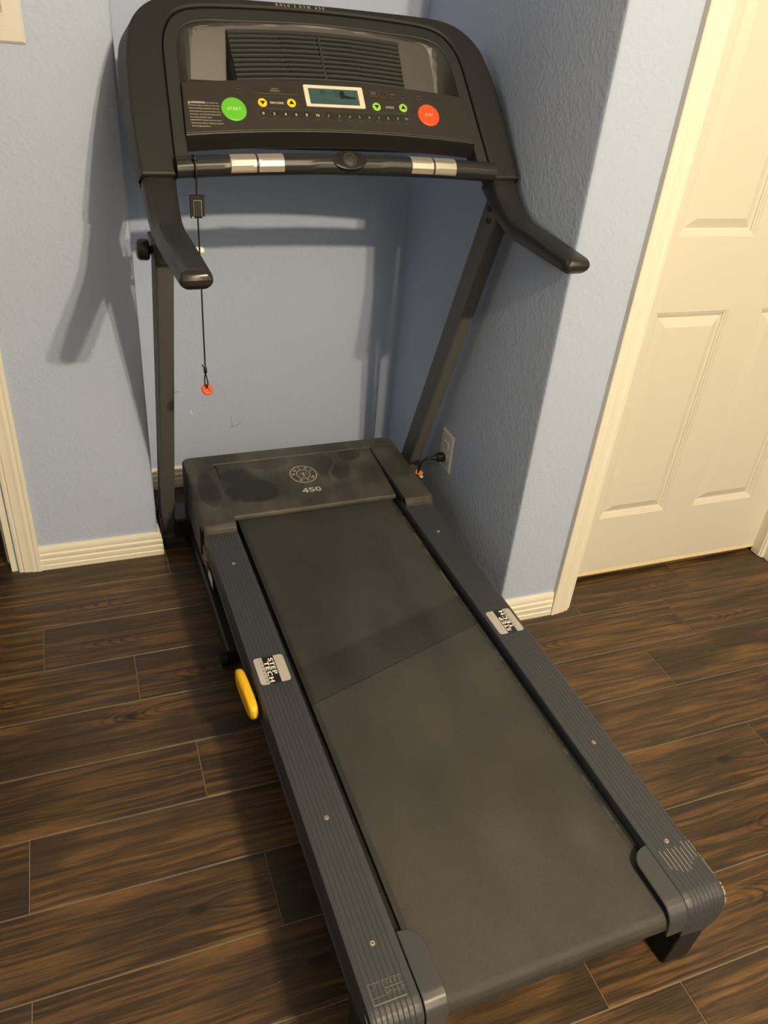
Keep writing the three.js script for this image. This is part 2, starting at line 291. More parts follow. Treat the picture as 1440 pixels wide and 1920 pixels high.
function rrect(x0, x1, y0, y1, r) {
  const s = new THREE.Shape(); s.moveTo(x0 + r, y0); s.lineTo(x1 - r, y0); s.absarc(x1 - r, y0 + r, r, -Math.PI / 2, 0); s.lineTo(x1, y1 - r); s.absarc(x1 - r, y1 - r, r, 0, Math.PI / 2);
  s.lineTo(x0 + r, y1); s.absarc(x0 + r, y1 - r, r, Math.PI / 2, Math.PI); s.lineTo(x0, y0 + r); s.absarc(x0 + r, y0 + r, r, Math.PI, 1.5 * Math.PI); return s;
}
const lathe = (pts, seg = 32) => new THREE.LatheGeometry(pts.map(p => new THREE.Vector2(p[0], p[1])), seg);
const font = await new FontLoader().loadAsync('fonts/droid/droid_sans_bold.typeface.json');
function letters(text, size, depth = 0.0006, space = 0) {
  const parts = []; let x = 0;
  for (const ch of text) {
    if (ch === ' ') { x += size * 0.5; continue; }
    const g = new TextGeometry(ch, { font, size, depth, curveSegments: 4, bevelEnabled: false }); g.computeBoundingBox();
    const w = g.boundingBox.max.x - g.boundingBox.min.x; g.translate(x - g.boundingBox.min.x, 0, 0); x += w + size * 0.16 + space; parts.push(g);
  }
  return merge(parts).translate(-(x - size * 0.16 - space) / 2, -size / 2, 0);
}

// ================================================================ THE ROOM
// floor: wood-look tiles 0.6 m long, each a piece of its own in a bed of grout
const floor = struct('floor', 'dark walnut wood-look plank tile floor with pale grout lines');
mesh('grout', metric(box(-3.1, 1.4, -0.06, -0.0014, -3.1, 3.4), 1), M.grout, floor, 'tan grout bed between the plank tiles');
{
  const P = 0.15261, Z0 = -0.42197, L = 0.6, W2 = (P - 0.0026) / 2;
  const starts = { '-1': [-0.8185], 0: [-0.69], 1: [-1.15], 2: [-0.945, 0.655], 3: [0.53], 4: [-0.843, 0.345], 5: [-1.18, 0.614], 6: [-0.76, 0.436], 7: [-1.175], 8: [-0.268] };
  const geos = {};
  function plankGeo(x0, x1, off, flip) {                           // local to the row's centre line, chamfered top edges
    const key = [(x1 - x0).toFixed(4), off.toFixed(3), flip].join(); if (geos[key]) return geos[key];
    const h = (x1 - x0) / 2 - 0.001, c = 0.0009, ring = (y, i) => [V(-h + i, y, W2 - i), V(h - i, y, W2 - i), V(h - i, y, -W2 + i), V(-h + i, y, -W2 + i)];
    const g = loft([ring(-0.006, 0), ring(-0.0009, 0), ring(0, c)], { crease: 10 });
    const p = g.attributes.position, uv = g.attributes.uv;
    for (let i = 0; i < p.count; i++) { let u = (p.getX(i) + h + off) / L, v = (p.getZ(i) + W2) / (2 * W2); if (flip) { u = 1 - u; v = 1 - v; } uv.setXY(i, u, v); }
    return geos[key] = g;
  }
  const mats = []; for (let k = 0; k < 8; k++) for (let t = 0; t < 3; t++) mats.push(std({ map: woods[k], color: new THREE.Color().setScalar([0.88, 1.0, 1.12][t]), roughness: 0.42, bumpMap: woodBump, bumpScale: 0.0004 }));
  for (let k = -18; k <= 18; k++) {
    const z = Z0 + (k + 0.5) * P; if (z < -3 || z > 3.3) continue;
    const lo = z < -0.65 ? -2.6 : -2.9, hi = z < -0.9 ? -0.9 : z < -0.1 ? 0.06 : 1.25;
    const base = starts[k] ?? [-0.7 - 0.2 * ((k * 7 + 30) % 3) - 0.05 * hash(k, 3, 5)];
    const cuts = []; for (let x = base[0]; x > lo; x -= L) cuts.unshift(x);
    for (let x = base[0] + L; x < (base[1] ?? hi) - 0.08 && x < hi; x += L) cuts.push(x);
    if (base[1] !== undefined) for (let x = base[1]; x < hi; x += L) cuts.push(x);
    const edges = [lo, ...cuts, hi];
    for (let i = 0; i + 1 < edges.length; i++) {
      const a = edges[i], b = edges[i + 1]; if (b - a < 0.02) continue;
      const full = Math.abs(b - a - L) < 1e-4, w = Math.floor(hash(k, i, 77) * 8), flip = hash(k, i, 79) > 0.5;
      const o = mesh('plank', plankGeo(a, b, full || i ? 0 : L - (b - a), flip), mats[w * 3 + Math.floor(hash(k, i, 83) * 3)], floor);
      o.position.set((a + b) / 2, 0, z);
    }
  }
}
// walls: plan outlines raised to the ceiling, corners with a small drywall radius
const HGT = 2.72;
function planWall(pts, y0 = 0, y1 = HGT) {
  const g = new THREE.ExtrudeGeometry(poly(pts.map(([x, z]) => [x, -z])), { depth: y1 - y0, bevelEnabled: false, curveSegments: 1 }).rotateX(-Math.PI / 2).translate(0, y0, 0);
  return metric(toCreasedNormals(g, R(30)), 0.5);
}
const corner = (cx, cz, r, a0, a1) => Array.from({ length: 7 }, (_, i) => { const a = R(a0 + (a1 - a0) * i / 6); return [cx + r * Math.cos(a), cz + r * Math.sin(a)]; });
const ZB = -0.8922, XL = -0.8355, ZP = -0.5326, DX0 = 0.228, DX1 = 0.998, DTOP = 2.05;
struct('wall_back', 'pale blue textured back wall of the alcove behind the treadmill', planWall([[-0.96, ZB], [0.12, ZB], [0.12, ZB - 0.11], [-0.96, ZB - 0.11]]), M.wall);
struct('wall_right', 'shaded blue side wall of the alcove with the narrow front strip beside the white door', [
  planWall([[0, ZB], ...corner(0.008, -0.008, 0.008, 180, 90), [DX0, 0], [DX0, -0.12], [0.12, -0.12], [0.12, ZB]]),
], M.wall);
struct('wall_left', 'pale blue wall left of the treadmill with a light switch', [
  planWall([[-1.213, ZP], ...corner(XL - 0.008, ZP - 0.008, 0.008, 90, 0), [XL, ZB], [-0.96, ZB], [-0.96, ZP - 0.12], [-1.213, ZP - 0.12]]),
  planWall([[-2.9, ZP], [-2.03, ZP], [-2.03, ZP - 0.12], [-2.9, ZP - 0.12]]),
  planWall([[-2.03, ZP], [-1.213, ZP], [-1.213, ZP - 0.12], [-2.03, ZP - 0.12]], DTOP),
], M.wall);
struct('wall_door_side', 'pale blue wall above and right of the white panelled door', [
  planWall([[DX0, 0], [DX1, 0], [DX1, -0.12], [DX0, -0.12]], DTOP), planWall([[DX1, 0], [1.37, 0], [1.37, -0.12], [DX1, -0.12]]),
], M.wall);
struct('wall_far_right', null, planWall([[1.25, 0], [1.37, 0], [1.37, 3.3], [1.25, 3.3]]), M.farwall);
struct('wall_far_left', null, planWall([[-3.02, ZP - 0.12], [-2.9, ZP - 0.12], [-2.9, 3.3], [-3.02, 3.3]]), M.farwall);
struct('wall_behind', null, planWall([[-3.02, 3.2], [1.37, 3.2], [1.37, 3.32], [-3.02, 3.32]]), M.farwall);
struct('wall_side_room', null, [planWall([[-3.02, -2.6], [-0.9, -2.6], [-0.9, -2.72], [-3.02, -2.72]]), planWall([[-3.02, -2.6], [-2.9, -2.6], [-2.9, ZP - 0.12], [-3.02, ZP - 0.12]]), planWall([[-0.98, -2.6], [-0.9, -2.6], [-0.9, ZB - 0.1], [-0.98, ZB - 0.1]])], M.farwall);
struct('ceiling', null, metric(box(-3.02, 1.37, HGT, HGT + 0.08, -2.72, 3.32), 0.5), M.ceiling);
// small chips and rubs in the paint of the alcove
{
  const chip = (wall, name, pts, x, y, z, m) => { const g = ext(poly(pts), 0.0006).translate(x, y, z); mesh(name, g, m, scene.getObjectByName(wall)); };
  const at = (pts, k) => pts.map(([a, b]) => [a * k, b * k]);
  chip('wall_back', 'paint_chip', at([[0, 0], [0.9, 0.2], [0.3, 0.6], [0.25, 1.6], [-0.2, 1.5], [-0.1, 0.5]], 0.009), -0.678, 0.2565, ZB, M.white);
  for (const [x, y, w, h, a] of [[-0.55, 0.215, 0.0016, 0.04, 0.1], [-0.545, 0.2, 0.03, 0.0018, 0.35], [-0.525, 0.208, 0.022, 0.0015, 0.6], [-0.72, 0.335, 0.02, 0.003, 0.1], [-0.06, 0.285, 0.0016, 0.04, -0.3]]) { const g = box(-w / 2, w / 2, -h / 2, h / 2, 0, 0.0004).rotateZ(a).translate(x, y, ZB); mesh('scuff_mark', g, M.scuff, scene.getObjectByName('wall_back')); }
  chip('wall_left', 'paint_chip', at([[0, 0], [0.4, 0.1], [0.25, 1.1], [-0.1, 1.0]], 0.006), -0.95, 0.625, ZP, M.white);
  chip('wall_left', 'paint_chip', at([[0, 0], [0.6, 0.3], [0.3, 0.9], [-0.3, 0.6]], 0.004), -0.93, 0.275, ZP, M.scuff);
}
// mouldings
const basePts = [[0, 0], [0.0135, 0], [0.0135, 0.0135], [0.0115, 0.016], [0.0128, 0.020], [0.0128, 0.031], [0.0105, 0.035], [0.0118, 0.038], [0.0118, 0.048], [0.009, 0.053], [0.0098, 0.056], [0.0092, 0.066], [0.006, 0.0735], [0, 0.0735]];
function baseRun(pts) {                                              // pts: [x, z, normal x, normal z] at each node, mitred round outside corners
  return loft(pts.map(([x, z, nx, nz]) => basePts.map(([d, y]) => V(x + nx * d, y, z + nz * d))), { crease: 25 });
}
struct('baseboard_left', 'cream ridged baseboard below the wall left of the treadmill', baseRun([[-1.151, ZP, 0, 1], [XL, ZP, 1, 1], [XL, ZB, 1, 0]]), M.trim);
struct('baseboard_back', 'cream baseboard along the alcove back wall', baseRun([[XL, ZB, 0, 1], [0, ZB, 0, 1]]), M.trim);
struct('baseboard_right', 'cream ridged baseboard between alcove corner and door casing', baseRun([[0, ZB, -1, 0], [0, 0, -1, 1], [0.163, 0, 0, 1]]), M.trim);
// door casing profile: [distance from the thin inner edge outward, thickness]
const casePts = [[0, 0], [0, 0.008], [0.006, 0.0095], [0.011, 0.0085], [0.014, 0.0115], [0.030, 0.013], [0.037, 0.0155], [0.045, 0.0145], [0.049, 0.0165], [0.056, 0.0165], [0.058, 0.0145], [0.058, 0]];
function casing(x, dir, z0, y1, y0 = 0) { return loft([y0, y1].map(y => casePts.map(([w, t]) => V(x + dir * w, y, z0 + t))), { crease: 25 }); }
function headCasing(x0, x1, z0) { return loft([x0, x1].map((x, i) => casePts.map(([w, t]) => V(x + (i ? w : -w), DTOP - 0.006 + w, z0 + t))), { crease: 25 }); }
struct('trim_1', 'cream moulded casing on the left side of the white door', [casing(0.222, -1, 0, DTOP + 0.052)], M.trim);
struct('trim_2', 'cream moulded casing beside the dark doorway left of the pale blue wall', [casing(-1.209, 1, ZP, DTOP + 0.052)], M.trim);
struct('trim_3', 'cream door jamb and stop framing the white door', [
  box(DX0 - 0.012, DX0 + 0.003, 0, DTOP, -0.125, 0.002), box(DX1 - 0.003, DX1 + 0.012, 0.004, DTOP, -0.125, 0.002), box(DX0, DX1, DTOP - 0.015, DTOP + 0.004, -0.125, 0.002),
  loft([0.004, DTOP - 0.015].map(y => [[0, -0.1], [-0.012, -0.1], [-0.012, -0.068], [-0.009, -0.064], [-0.0095, -0.061], [-0.004, -0.057], [0, -0.057]].map(([d, z]) => V(DX1 - 0.003 + d, y, z))), { crease: 25 }),
  loft([0.004, DTOP - 0.015].map(y => [[0, -0.1], [0.01, -0.1], [0.01, -0.068], [0.004, -0.057], [0, -0.057]].map(([d, z]) => V(DX0 + 0.003 + d, y, z))), { crease: 25 }),
], M.trim);
struct('trim_4', null, [casing(1.004, 1, 0, DTOP + 0.052), headCasing(0.222, 1.004, 0)], M.trim);
struct('trim_5', 'cream jamb inside the dark doorway at the left edge', [box(-1.228, -1.2135, 0, DTOP, ZP - 0.13, ZP), box(-2.03, -1.213, DTOP - 0.015, DTOP + 0.003, ZP - 0.13, ZP), box(-2.031, -2.017, 0, DTOP, ZP - 0.13, ZP), box(-1.24, -1.228, 0, DTOP - 0.015, ZP - 0.08, ZP - 0.045)], M.trim);

// the six panel door
const door = struct('door_1', 'closed white six panel door right of the treadmill');
{
  const x0 = 0.2335, x1 = 0.992, zf = -0.1, zb = -0.135, y0 = 0.031, y1 = 2.03;
  const cols = [[0.338, 0.562], [0.666, 0.89]], rows = [[0.221, 0.822], [1.003, 1.72], [1.81, 1.945]];
  const s = poly([[x0, y0], [x1, y0], [x1, y1], [x0, y1]]);
  for (const [a, b] of cols) for (const [c, d] of rows) s.holes.push(new THREE.Path([[a, c], [a, d], [b, d], [b, c]].map(p => new THREE.Vector2(...p))));
  mesh('door_slab', metric(ext(s, zf - zb).translate(0, 0, zb), 0.25), M.door, door);
  mesh('bottom_strip', box(x0, x1, y0 - 0.012, y0 + 0.0002, zb, zf + 0.0006), M.raw, door, 'pale tan strip along the bottom edge');  // pale tan strip under the slab, a hair proud of the door face
  for (const [a, b] of cols) for (const [c, d] of rows) {
    const ring = (i, dz) => [V(a + i, c + i, zf + dz), V(b - i, c + i, zf + dz), V(b - i, d - i, zf + dz), V(a + i, d - i, zf + dz)];
    mesh('door_panel', loft([ring(0, -0.03), ring(0, 0), ring(0.0015, -0.0018), ring(0.005, -0.0026), ring(0.0065, -0.005), ring(0.0105, -0.006), ring(0.012, -0.0098), ring(0.0165, -0.011), ring(0.038, -0.0022), ring(0.0395, -0.0016), ring(0.041, -0.0016)], { crease: 12 }), M.door, door);
  }
}

// ================================================================ ELECTRICAL
{
  const o = thing('wall_outlet', 'white duplex wall outlet on the alcove side wall, black plug in it', 'outlet', [0, 0.302, -0.4286], -Math.PI / 2);
  // local: x along the wall (towards -z world... turned so that +z faces into the alcove)
  const W = 0.0369, H = 0.0603, ring = (i, d) => [V(-W + i, -H + i, d), V(W - i, -H + i, d), V(W - i, H - i, d), V(-W + i, H - i, d)];
  mesh('faceplate', loft([ring(0, 0), ring(0, 0.0022), ring(0.0045, 0.0058), ring(0.007, 0.006)], { crease: 15 }), M.outlet, o);
  for (const s of [1, -1]) {
    const sh = new THREE.Shape(); const a0 = Math.asin(0.0115 / 0.0172);
    sh.absarc(0, 0, 0.0172, -a0, a0); sh.absarc(0, 0, 0.0172, Math.PI - a0, Math.PI + a0); sh.closePath();
    const k = mesh('socket', ext(sh, 0.003, 0.0006).translate(0, s * 0.0195, 0.0052), M.outlet, o);
    mesh('slot', [box(-0.0075, -0.0055, s * 0.0195, s * 0.0195 + 0.008, 0.0075, 0.0084), box(0.0055, 0.0075, s * 0.0195 + 0.0005, s * 0.0195 + 0.0075, 0.0075, 0.0084), new THREE.CylinderGeometry(0.0024, 0.0024, 0.001, 12).rotateX(Math.PI / 2).translate(0, s * 0.0195 - 0.0065, 0.008)], M.slot, k);
  }
  mesh('screw', new THREE.CylinderGeometry(0.0032, 0.0034, 0.0012, 16).rotateX(Math.PI / 2).translate(0, 0, 0.0064), M.outlet, o);
}
{
  const o = thing('power_cord', 'black power cord plugged into the wall outlet, an orange and white tag tied on it', 'cord', [0, 0, 0]);
  const y = 0.2825, z = -0.4286;
  const ring = (x, ry, rz, dy = 0) => Array.from({ length: 20 }, (_, i) => { const a = i / 20 * 2 * Math.PI, c = Math.cos(a), s = Math.sin(a); return V(x, y + dy + ry * Math.sign(s) * Math.abs(s) ** 0.7, z + rz * Math.sign(c) * Math.abs(c) ** 0.7); });
  mesh('plug', loft([ring(-0.0088, 0.0125, 0.0135), ring(-0.012, 0.0135, 0.0145), ring(-0.03, 0.0125, 0.0125), ring(-0.0335, 0.0095, 0.0095), ring(-0.036, 0.0065, 0.007), ring(-0.05, 0.005, 0.005)], { crease: 35 }), M.cord, o);
  mesh('cable', tube([V(-0.046, y, z), V(-0.058, y - 0.001, z - 0.004), V(-0.071, y - 0.012, z - 0.008), V(-0.078, y - 0.035, z - 0.012), V(-0.079, y - 0.07, z - 0.014), V(-0.08, 0.13, z - 0.03), V(-0.088, 0.05, z - 0.06), V(-0.1, 0.012, z - 0.1), V(-0.14, 0.01, z - 0.13)], 0.0038, 70), M.cord, o);
  const tg = mesh('tag', ext(rrect(-0.011, 0.011, -0.0075, 0.0075, 0.002), 0.0012, 0.0003).rotateY(-0.7).rotateZ(-0.4).translate(-0.0775, y - 0.052, z - 0.010), M.orange, o, 'orange warning tag');
  mesh('tag_edge', ext(rrect(-0.011, 0.011, -0.0035, 0.0035, 0.001), 0.0012, 0.0003).rotateY(-0.7).rotateZ(-0.4).translate(-0.0745, y - 0.0625, z - 0.0105), M.white, tg, 'white lower band of the tag');
}
{
  const o = thing('light_switch', 'cream toggle light switch on the pale wall above the left baseboard', 'light switch', [-1.0405, 1.328, ZP]);
  const W = 0.0395, H = 0.061, ring = (i, d) => [V(-W + i, -H + i, d), V(W - i, -H + i, d), V(W - i, H - i, d), V(-W + i, H - i, d)];
  mesh('faceplate', loft([ring(0, 0), ring(0, 0.0022), ring(0.0042, 0.0058), ring(0.0065, 0.006)], { crease: 15 }), M.plate, o);
  const fr = rrect(-0.0066, 0.0066, -0.0135, 0.0135, 0.001); fr.holes.push(rrect(-0.005, 0.005, -0.0118, 0.0118, 0.001));
  mesh('toggle_frame', ext(fr, 0.0022).translate(0, 0, 0.0052), M.plate, o);
  mesh('toggle', loft([[-0.0045, 0.0042, 0.0115], [-0.004, 0.003, 0.0155]].map(() => 0) && [[0.0045, -0.0105, 0.009, 0.0062], [0.0042, 0.0005, 0.0095, 0.0125], [0.0036, 0.0035, 0.0085, 0.0165]].map(([w, a, b, d]) => [V(-w, a, d), V(w, a, d), V(w, b, d), V(-w, b, d)]), { crease: 25 }), M.plate, o);
  for (const s of [1, -1]) mesh('screw', [new THREE.CylinderGeometry(0.0034, 0.0036, 0.0012, 16).rotateX(Math.PI / 2).translate(0, s * 0.0302, 0.0064), box(-0.003, 0.003, s * 0.0302 - 0.0004, s * 0.0302 + 0.0004, 0.0069, 0.0072).rotateZ(0)], M.plate, o);
}
// ceiling lamp that lights the room: two bare bulbs on a round pan (above and behind the camera's view)
function ceilingLamp(L, bulbs, label, w) {
  const o = thing('ceiling_light', label, 'ceiling light', [L.x, 0, L.z]);
  const pan = mesh('pan', lathe([[0, HGT], [0.14, HGT], [0.145, HGT - 0.012], [0.13, HGT - 0.03], [0, HGT - 0.034]]), M.white, o);
  for (const dx of bulbs) {
    mesh('socket', lathe([[0, HGT - 0.03], [0.02, HGT - 0.03], [0.02, L.y + 0.045], [0.014, L.y + 0.04], [0, L.y + 0.04]], 20).translate(dx, 0, 0), M.white, o);
    const b = mesh('bulb', lathe([[0.013, 0.045], [0.016, 0.032], [0.028, 0.014], [0.03, 0], [0.0265, -0.014], [0.0175, -0.0245], [0.0001, -0.03]], 24).translate(dx, L.y, 0), std({ color: 0xffffff, emissive: L.color ?? LAMP.color, emissiveIntensity: 3, roughness: 0.5 }), o);
    const p = new THREE.PointLight(L.color ?? LAMP.color, w, 0, 2); p.position.set(dx, L.y, 0); p.castShadow = true; p.shadow.radius = L.soft ?? 1.45; p.shadow.mapSize.set(2048, 2048); o.add(p); p.name = 'bulb_glow';
  }
}
ceilingLamp(LAMP, [-LAMP.gap / 2, LAMP.gap / 2], 'two bulb ceiling light on a round white pan above the treadmill end', LAMP.power);
ceilingLamp(FILL, [0], 'single bulb ceiling light on the far left of the room', FILL.power);
// ================================================================ THE TREADMILL
const T = thing('treadmill', 'black folding treadmill with grey side rails and upright console, standing in the blue alcove', 'treadmill', [-0.4149, 0, 0.062], R(1.2));
const topY = (z) => 0.2246 - 0.0105 * (z - 0.25);                  // tops of the side rails, rising a little to the front
const beltY = (z) => 0.2103 - 0.0105 * (z - 0.25);
// ---- side rails with seven grooves along the top, bent down at the rear end
function railProfile(s) {
  const a = 0.234, b = 0.315, p = [];
  p.push([a, -0.03], [a, -0.004], [a + 0.0015, -0.001], [a + 0.004, 0]);
  for (let i = 0; i < 8; i++) { const x = a + 0.0145 + i * 0.0082; p.push([x - 0.0012, 0], [x, -0.0008], [x + 0.0012, 0]); }
  p.push([b - 0.005, 0], [b - 0.0015, -0.0015], [b, -0.005], [b, -0.052], [b + 0.003, -0.055], [b + 0.003, -0.058], [b - 0.012, -0.058], [b - 0.012, -0.03]);
  return s > 0 ? p : p.map(([x, h]) => [-x, h]).reverse();
}
const zEnd = 0.878, rEnd = 0.03;
const railPath = [[-0.36, topY(-0.36)], [0.1, topY(0.1)], [0.5, topY(0.5)], ...arcPath(zEnd - rEnd, topY(zEnd - rEnd) - rEnd, rEnd, 90, 4, 8), [zEnd + 0.002, topY(0.85) - 0.062]];
function endProfile(s) {                                             // only the skin bends down at the rear: no deep flanges
  const p = railProfile(1).map(([x, h]) => [x, Math.max(h, -0.0085)]);
  return s > 0 ? p : p.map(([x, h]) => [-x, h]).reverse();
}
const railTex = rep(fineTex, 1);
for (const s of [-1, 1]) {
  const straight = railPath.slice(0, 3).concat([[zEnd - rEnd, topY(zEnd - rEnd)]]);
  const bent = railPath.slice(3);
  const r = mesh('side_rail', [metric(sweep(railProfile(s), straight, { crease: 28 }), 0.06), metric(sweep(endProfile(s), bent, { crease: 28 }), 0.06), box(Math.min(s * 0.311, s * 0.315), Math.max(s * 0.311, s * 0.315), topY(0.85) - 0.05, topY(0.85) - 0.02, 0.84, 0.872), metric(ext(poly([[0.234, topY(0.85) - 0.035], [0.315, topY(0.85) - 0.035], [0.3145, topY(0.85) - 0.066], [0.296, topY(0.85) - 0.092], [0.239, topY(0.85) - 0.082]].map(([x, y]) => [s * x, y])), 0.004, 0.001).translate(0, 0, zEnd - 0.0035), 0.06)], M.rail, T, 'ribbed dark grey foot rail');
  for (const z of [-0.196, 0.538, 0.762]) {
    const sc = mesh('screw', lathe([[0.0013, 0.0004], [0.0015, 0.002], [0.0036, 0.0019], [0.0044, 0.0004], [0.0044, -0.003]], 20).translate(s * 0.274, topY(z), z), M.screw, r);
    mesh('screw_hole', new THREE.CylinderGeometry(0.0014, 0.0014, 0.0006, 6).translate(s * 0.274, topY(z) + 0.0006, z), M.dark, sc);
  }
  mesh('bolt_hole', new THREE.CylinderGeometry(0.0042, 0.0042, 0.0012, 18).rotateX(Math.PI / 2).translate(s * 0.283, topY(0.85) - 0.056, zEnd + 0.0005), M.hole, r);
  // inner end cover beside the belt, a rounded leaf that bends down with the rail end
  const leaf = []; const a = 0.197, b = 0.2335;
  const ring = (z, y, inset, nz, ny) => { const x0 = a + inset; return [[x0, 0], [x0 + 0.0015, 0.0012], [b - 0.001, 0.0012], [b, 0], [b, -0.0035], [x0, -0.0035]].map(([x, h]) => V(s * x, y + h * ny, z + h * nz)); };
  for (let i = 0; i <= 8; i++) { const t = R(90 * i / 8), z = 0.758 + 0.03 * (1 - Math.cos(t)); leaf.push(ring(z, topY(z), 0.033 * (1 - Math.sin(t)), 0.0105, 1)); }
  for (let i = 0; i <= 8; i++) { const t = R(90 - 88 * i / 8); leaf.push(ring(zEnd - rEnd + rEnd * Math.cos(t), topY(0.85) - rEnd + rEnd * Math.sin(t), 0, Math.cos(t), Math.sin(t))); }
  leaf.push(ring(zEnd + 0.001, topY(0.85) - 0.058, 0.004, 1, 0));
  mesh('end_cover', loft(leaf, { crease: 35 }), M.cover, T);
  // rear foot under the end
  const foot = new THREE.Shape(); foot.moveTo(0.79, 0.166); foot.lineTo(0.8, 0.1); foot.quadraticCurveTo(0.8, 0.05, 0.806, 0.006); foot.lineTo(0.812, 0.0); foot.lineTo(0.856, 0); foot.lineTo(0.862, 0.006); foot.lineTo(0.87, 0.166); foot.closePath();
  mesh('rear_foot', ext(foot, 0.056, 0.003).rotateY(-Math.PI / 2).translate(s > 0 ? 0.318 : -0.262, 0, 0), M.dark, T, 'black moulded rear foot');
  // rail sticker
  const st = mesh('sticker', (() => { const g = ext(rrect(-0.0385, 0.0385, -0.0315, 0.0315, 0.007), 0.0008, 0); const p = g.attributes.position, uv = g.attributes.uv; for (let i = 0; i < p.count; i++) uv.setXY(i, (p.getX(i) + 0.0385) / 0.077, (p.getY(i) + 0.0315) / 0.063); return g; })(), M.sticker, T, 'silver and black printed sticker');
  st.matrixAutoUpdate = true; const q = new THREE.Matrix4().makeBasis(V(0, 0, -s), V(-s, 0, 0), V(0, 1, 0)); st.quaternion.setFromRotationMatrix(q); st.position.set(s * 0.2745, topY(0.1725) + 0.0001, 0.1725); st.rotateOnWorldAxis(V(1, 0, 0), 0.0105);
}
// wear on the rear ends: scratched strokes on the right rail, scraped emblem on the left rail
{
  const g = []; for (let i = 0; i < 8; i++) { const x = 0.2485 + i * 0.0082, l = 0.03 + 0.016 * hash(i, 4, 3), z = 0.768 + 0.012 * hash(i, 5, 3); g.push(box(x - 0.0006, x + 0.0006, topY(z) - 0.0002, topY(z) + 0.00035, z, z + l)); }
  mesh('scratches', g, M.wearText, T, 'pale scratches across the ribs');
  const w = []; for (let i = 0; i < 22; i++) { const z = 0.764 + 0.0036 * i, l = 0.0015 + 0.004 * hash(i, 2, 19), k = 0.0008 + 0.002 * hash(i, 3, 19); if (hash(i, 6, 19) > 0.35) w.push(box(0.3146 - k, 0.3152, topY(z) - 0.0035 - 2 * k, topY(z) - 0.0022, z, z + l)); }
  for (let i = 0; i < 6; i++) { const a = R(80 - 12 * i - 5 * hash(i, 1, 19)), rr = rEnd - 0.0005, l = 0.003 + 0.002 * hash(i, 7, 19); w.push(box(0.3118, 0.3153, -0.0008, 0.0012, -l / 2, l / 2).rotateX(Math.PI / 2 - a).translate(0, topY(0.85) - rEnd + (rr - 0.002) * Math.sin(a), zEnd - rEnd + (rr - 0.002) * Math.cos(a))); }
  mesh('edge_wear', w, M.ink, T, 'bare metal showing along the rear corner');
  const e = []; const ln = (x0, z0, x1, z1, w = 0.001) => { const l = Math.hypot(x1 - x0, z1 - z0); e.push(new THREE.BoxGeometry(l, 0.0005, w).rotateY(-Math.atan2(z1 - z0, x1 - x0)).translate((x0 + x1) / 2, topY(0.83) + 0.0002, (z0 + z1) / 2)); };
  ln(-0.302, 0.816, -0.283, 0.816); ln(-0.302, 0.836, -0.283, 0.836); ln(-0.303, 0.845, -0.252, 0.845, 0.0022); ln(-0.302, 0.816, -0.302, 0.845); ln(-0.298, 0.826, -0.288, 0.817, 0.0006);
  for (let i = 0; i < 5; i++) { const x = -0.28 + i * 0.0062; ln(x, 0.815, x, 0.824); ln(x, 0.829, x, 0.838); ln(x, 0.815, x + 0.004, 0.815 + 0.004 * hash(i, 8, 8)); ln(x, 0.829 + 0.008 * hash(i, 9, 8), x + 0.0042, 0.833); }
  ln(-0.28, 0.827, -0.252, 0.827, 0.0012);
  mesh('worn_emblem', e, M.wear, T, 'worn scraped emblem');
}
// ---- belt round two rollers
const zr = 0.852, yr = beltY(zr) - 0.024;
mesh('belt', (() => {
  const prof = [[-0.2205, 0], [0.2205, 0], [0.2205, -0.003], [-0.2205, -0.003]];
  const path = [[-0.46, beltY(-0.46)], [0, beltY(0)], [0.4, beltY(0.4)], ...arcPath(zr, yr, 0.024, 89, -88, 14), [0, yr - 0.02], [-0.46, yr - 0.016]];
  const g = sweep(prof, path, { crease: 30, cap: false }), p = g.attributes.position, uv = g.attributes.uv;
  for (let i = 0; i < p.count; i++) uv.setXY(i, (p.getX(i) + 0.2205) / 0.441, (0.9 - p.getZ(i)) / 1.4);
  return g;
})(), M.belt, T, 'black textured running belt');
mesh('deck_board', box(-0.2335, 0.2335, 0.172, beltY(0.8) - 0.006, -0.42, 0.79), M.dark, T);
mesh('rear_roller', new THREE.CylinderGeometry(0.0205, 0.0205, 0.45, 24).rotateZ(Math.PI / 2).translate(0, yr, zr), M.steel, T);
mesh('deck_frame', [box(-0.235, -0.215, 0.13, 0.19, -0.4, 0.86), box(0.215, 0.235, 0.13, 0.19, -0.4, 0.86), box(-0.235, 0.235, 0.13, 0.165, -0.38, -0.34), box(-0.235, 0.235, 0.13, 0.165, 0.3, 0.34)], M.dark, T);
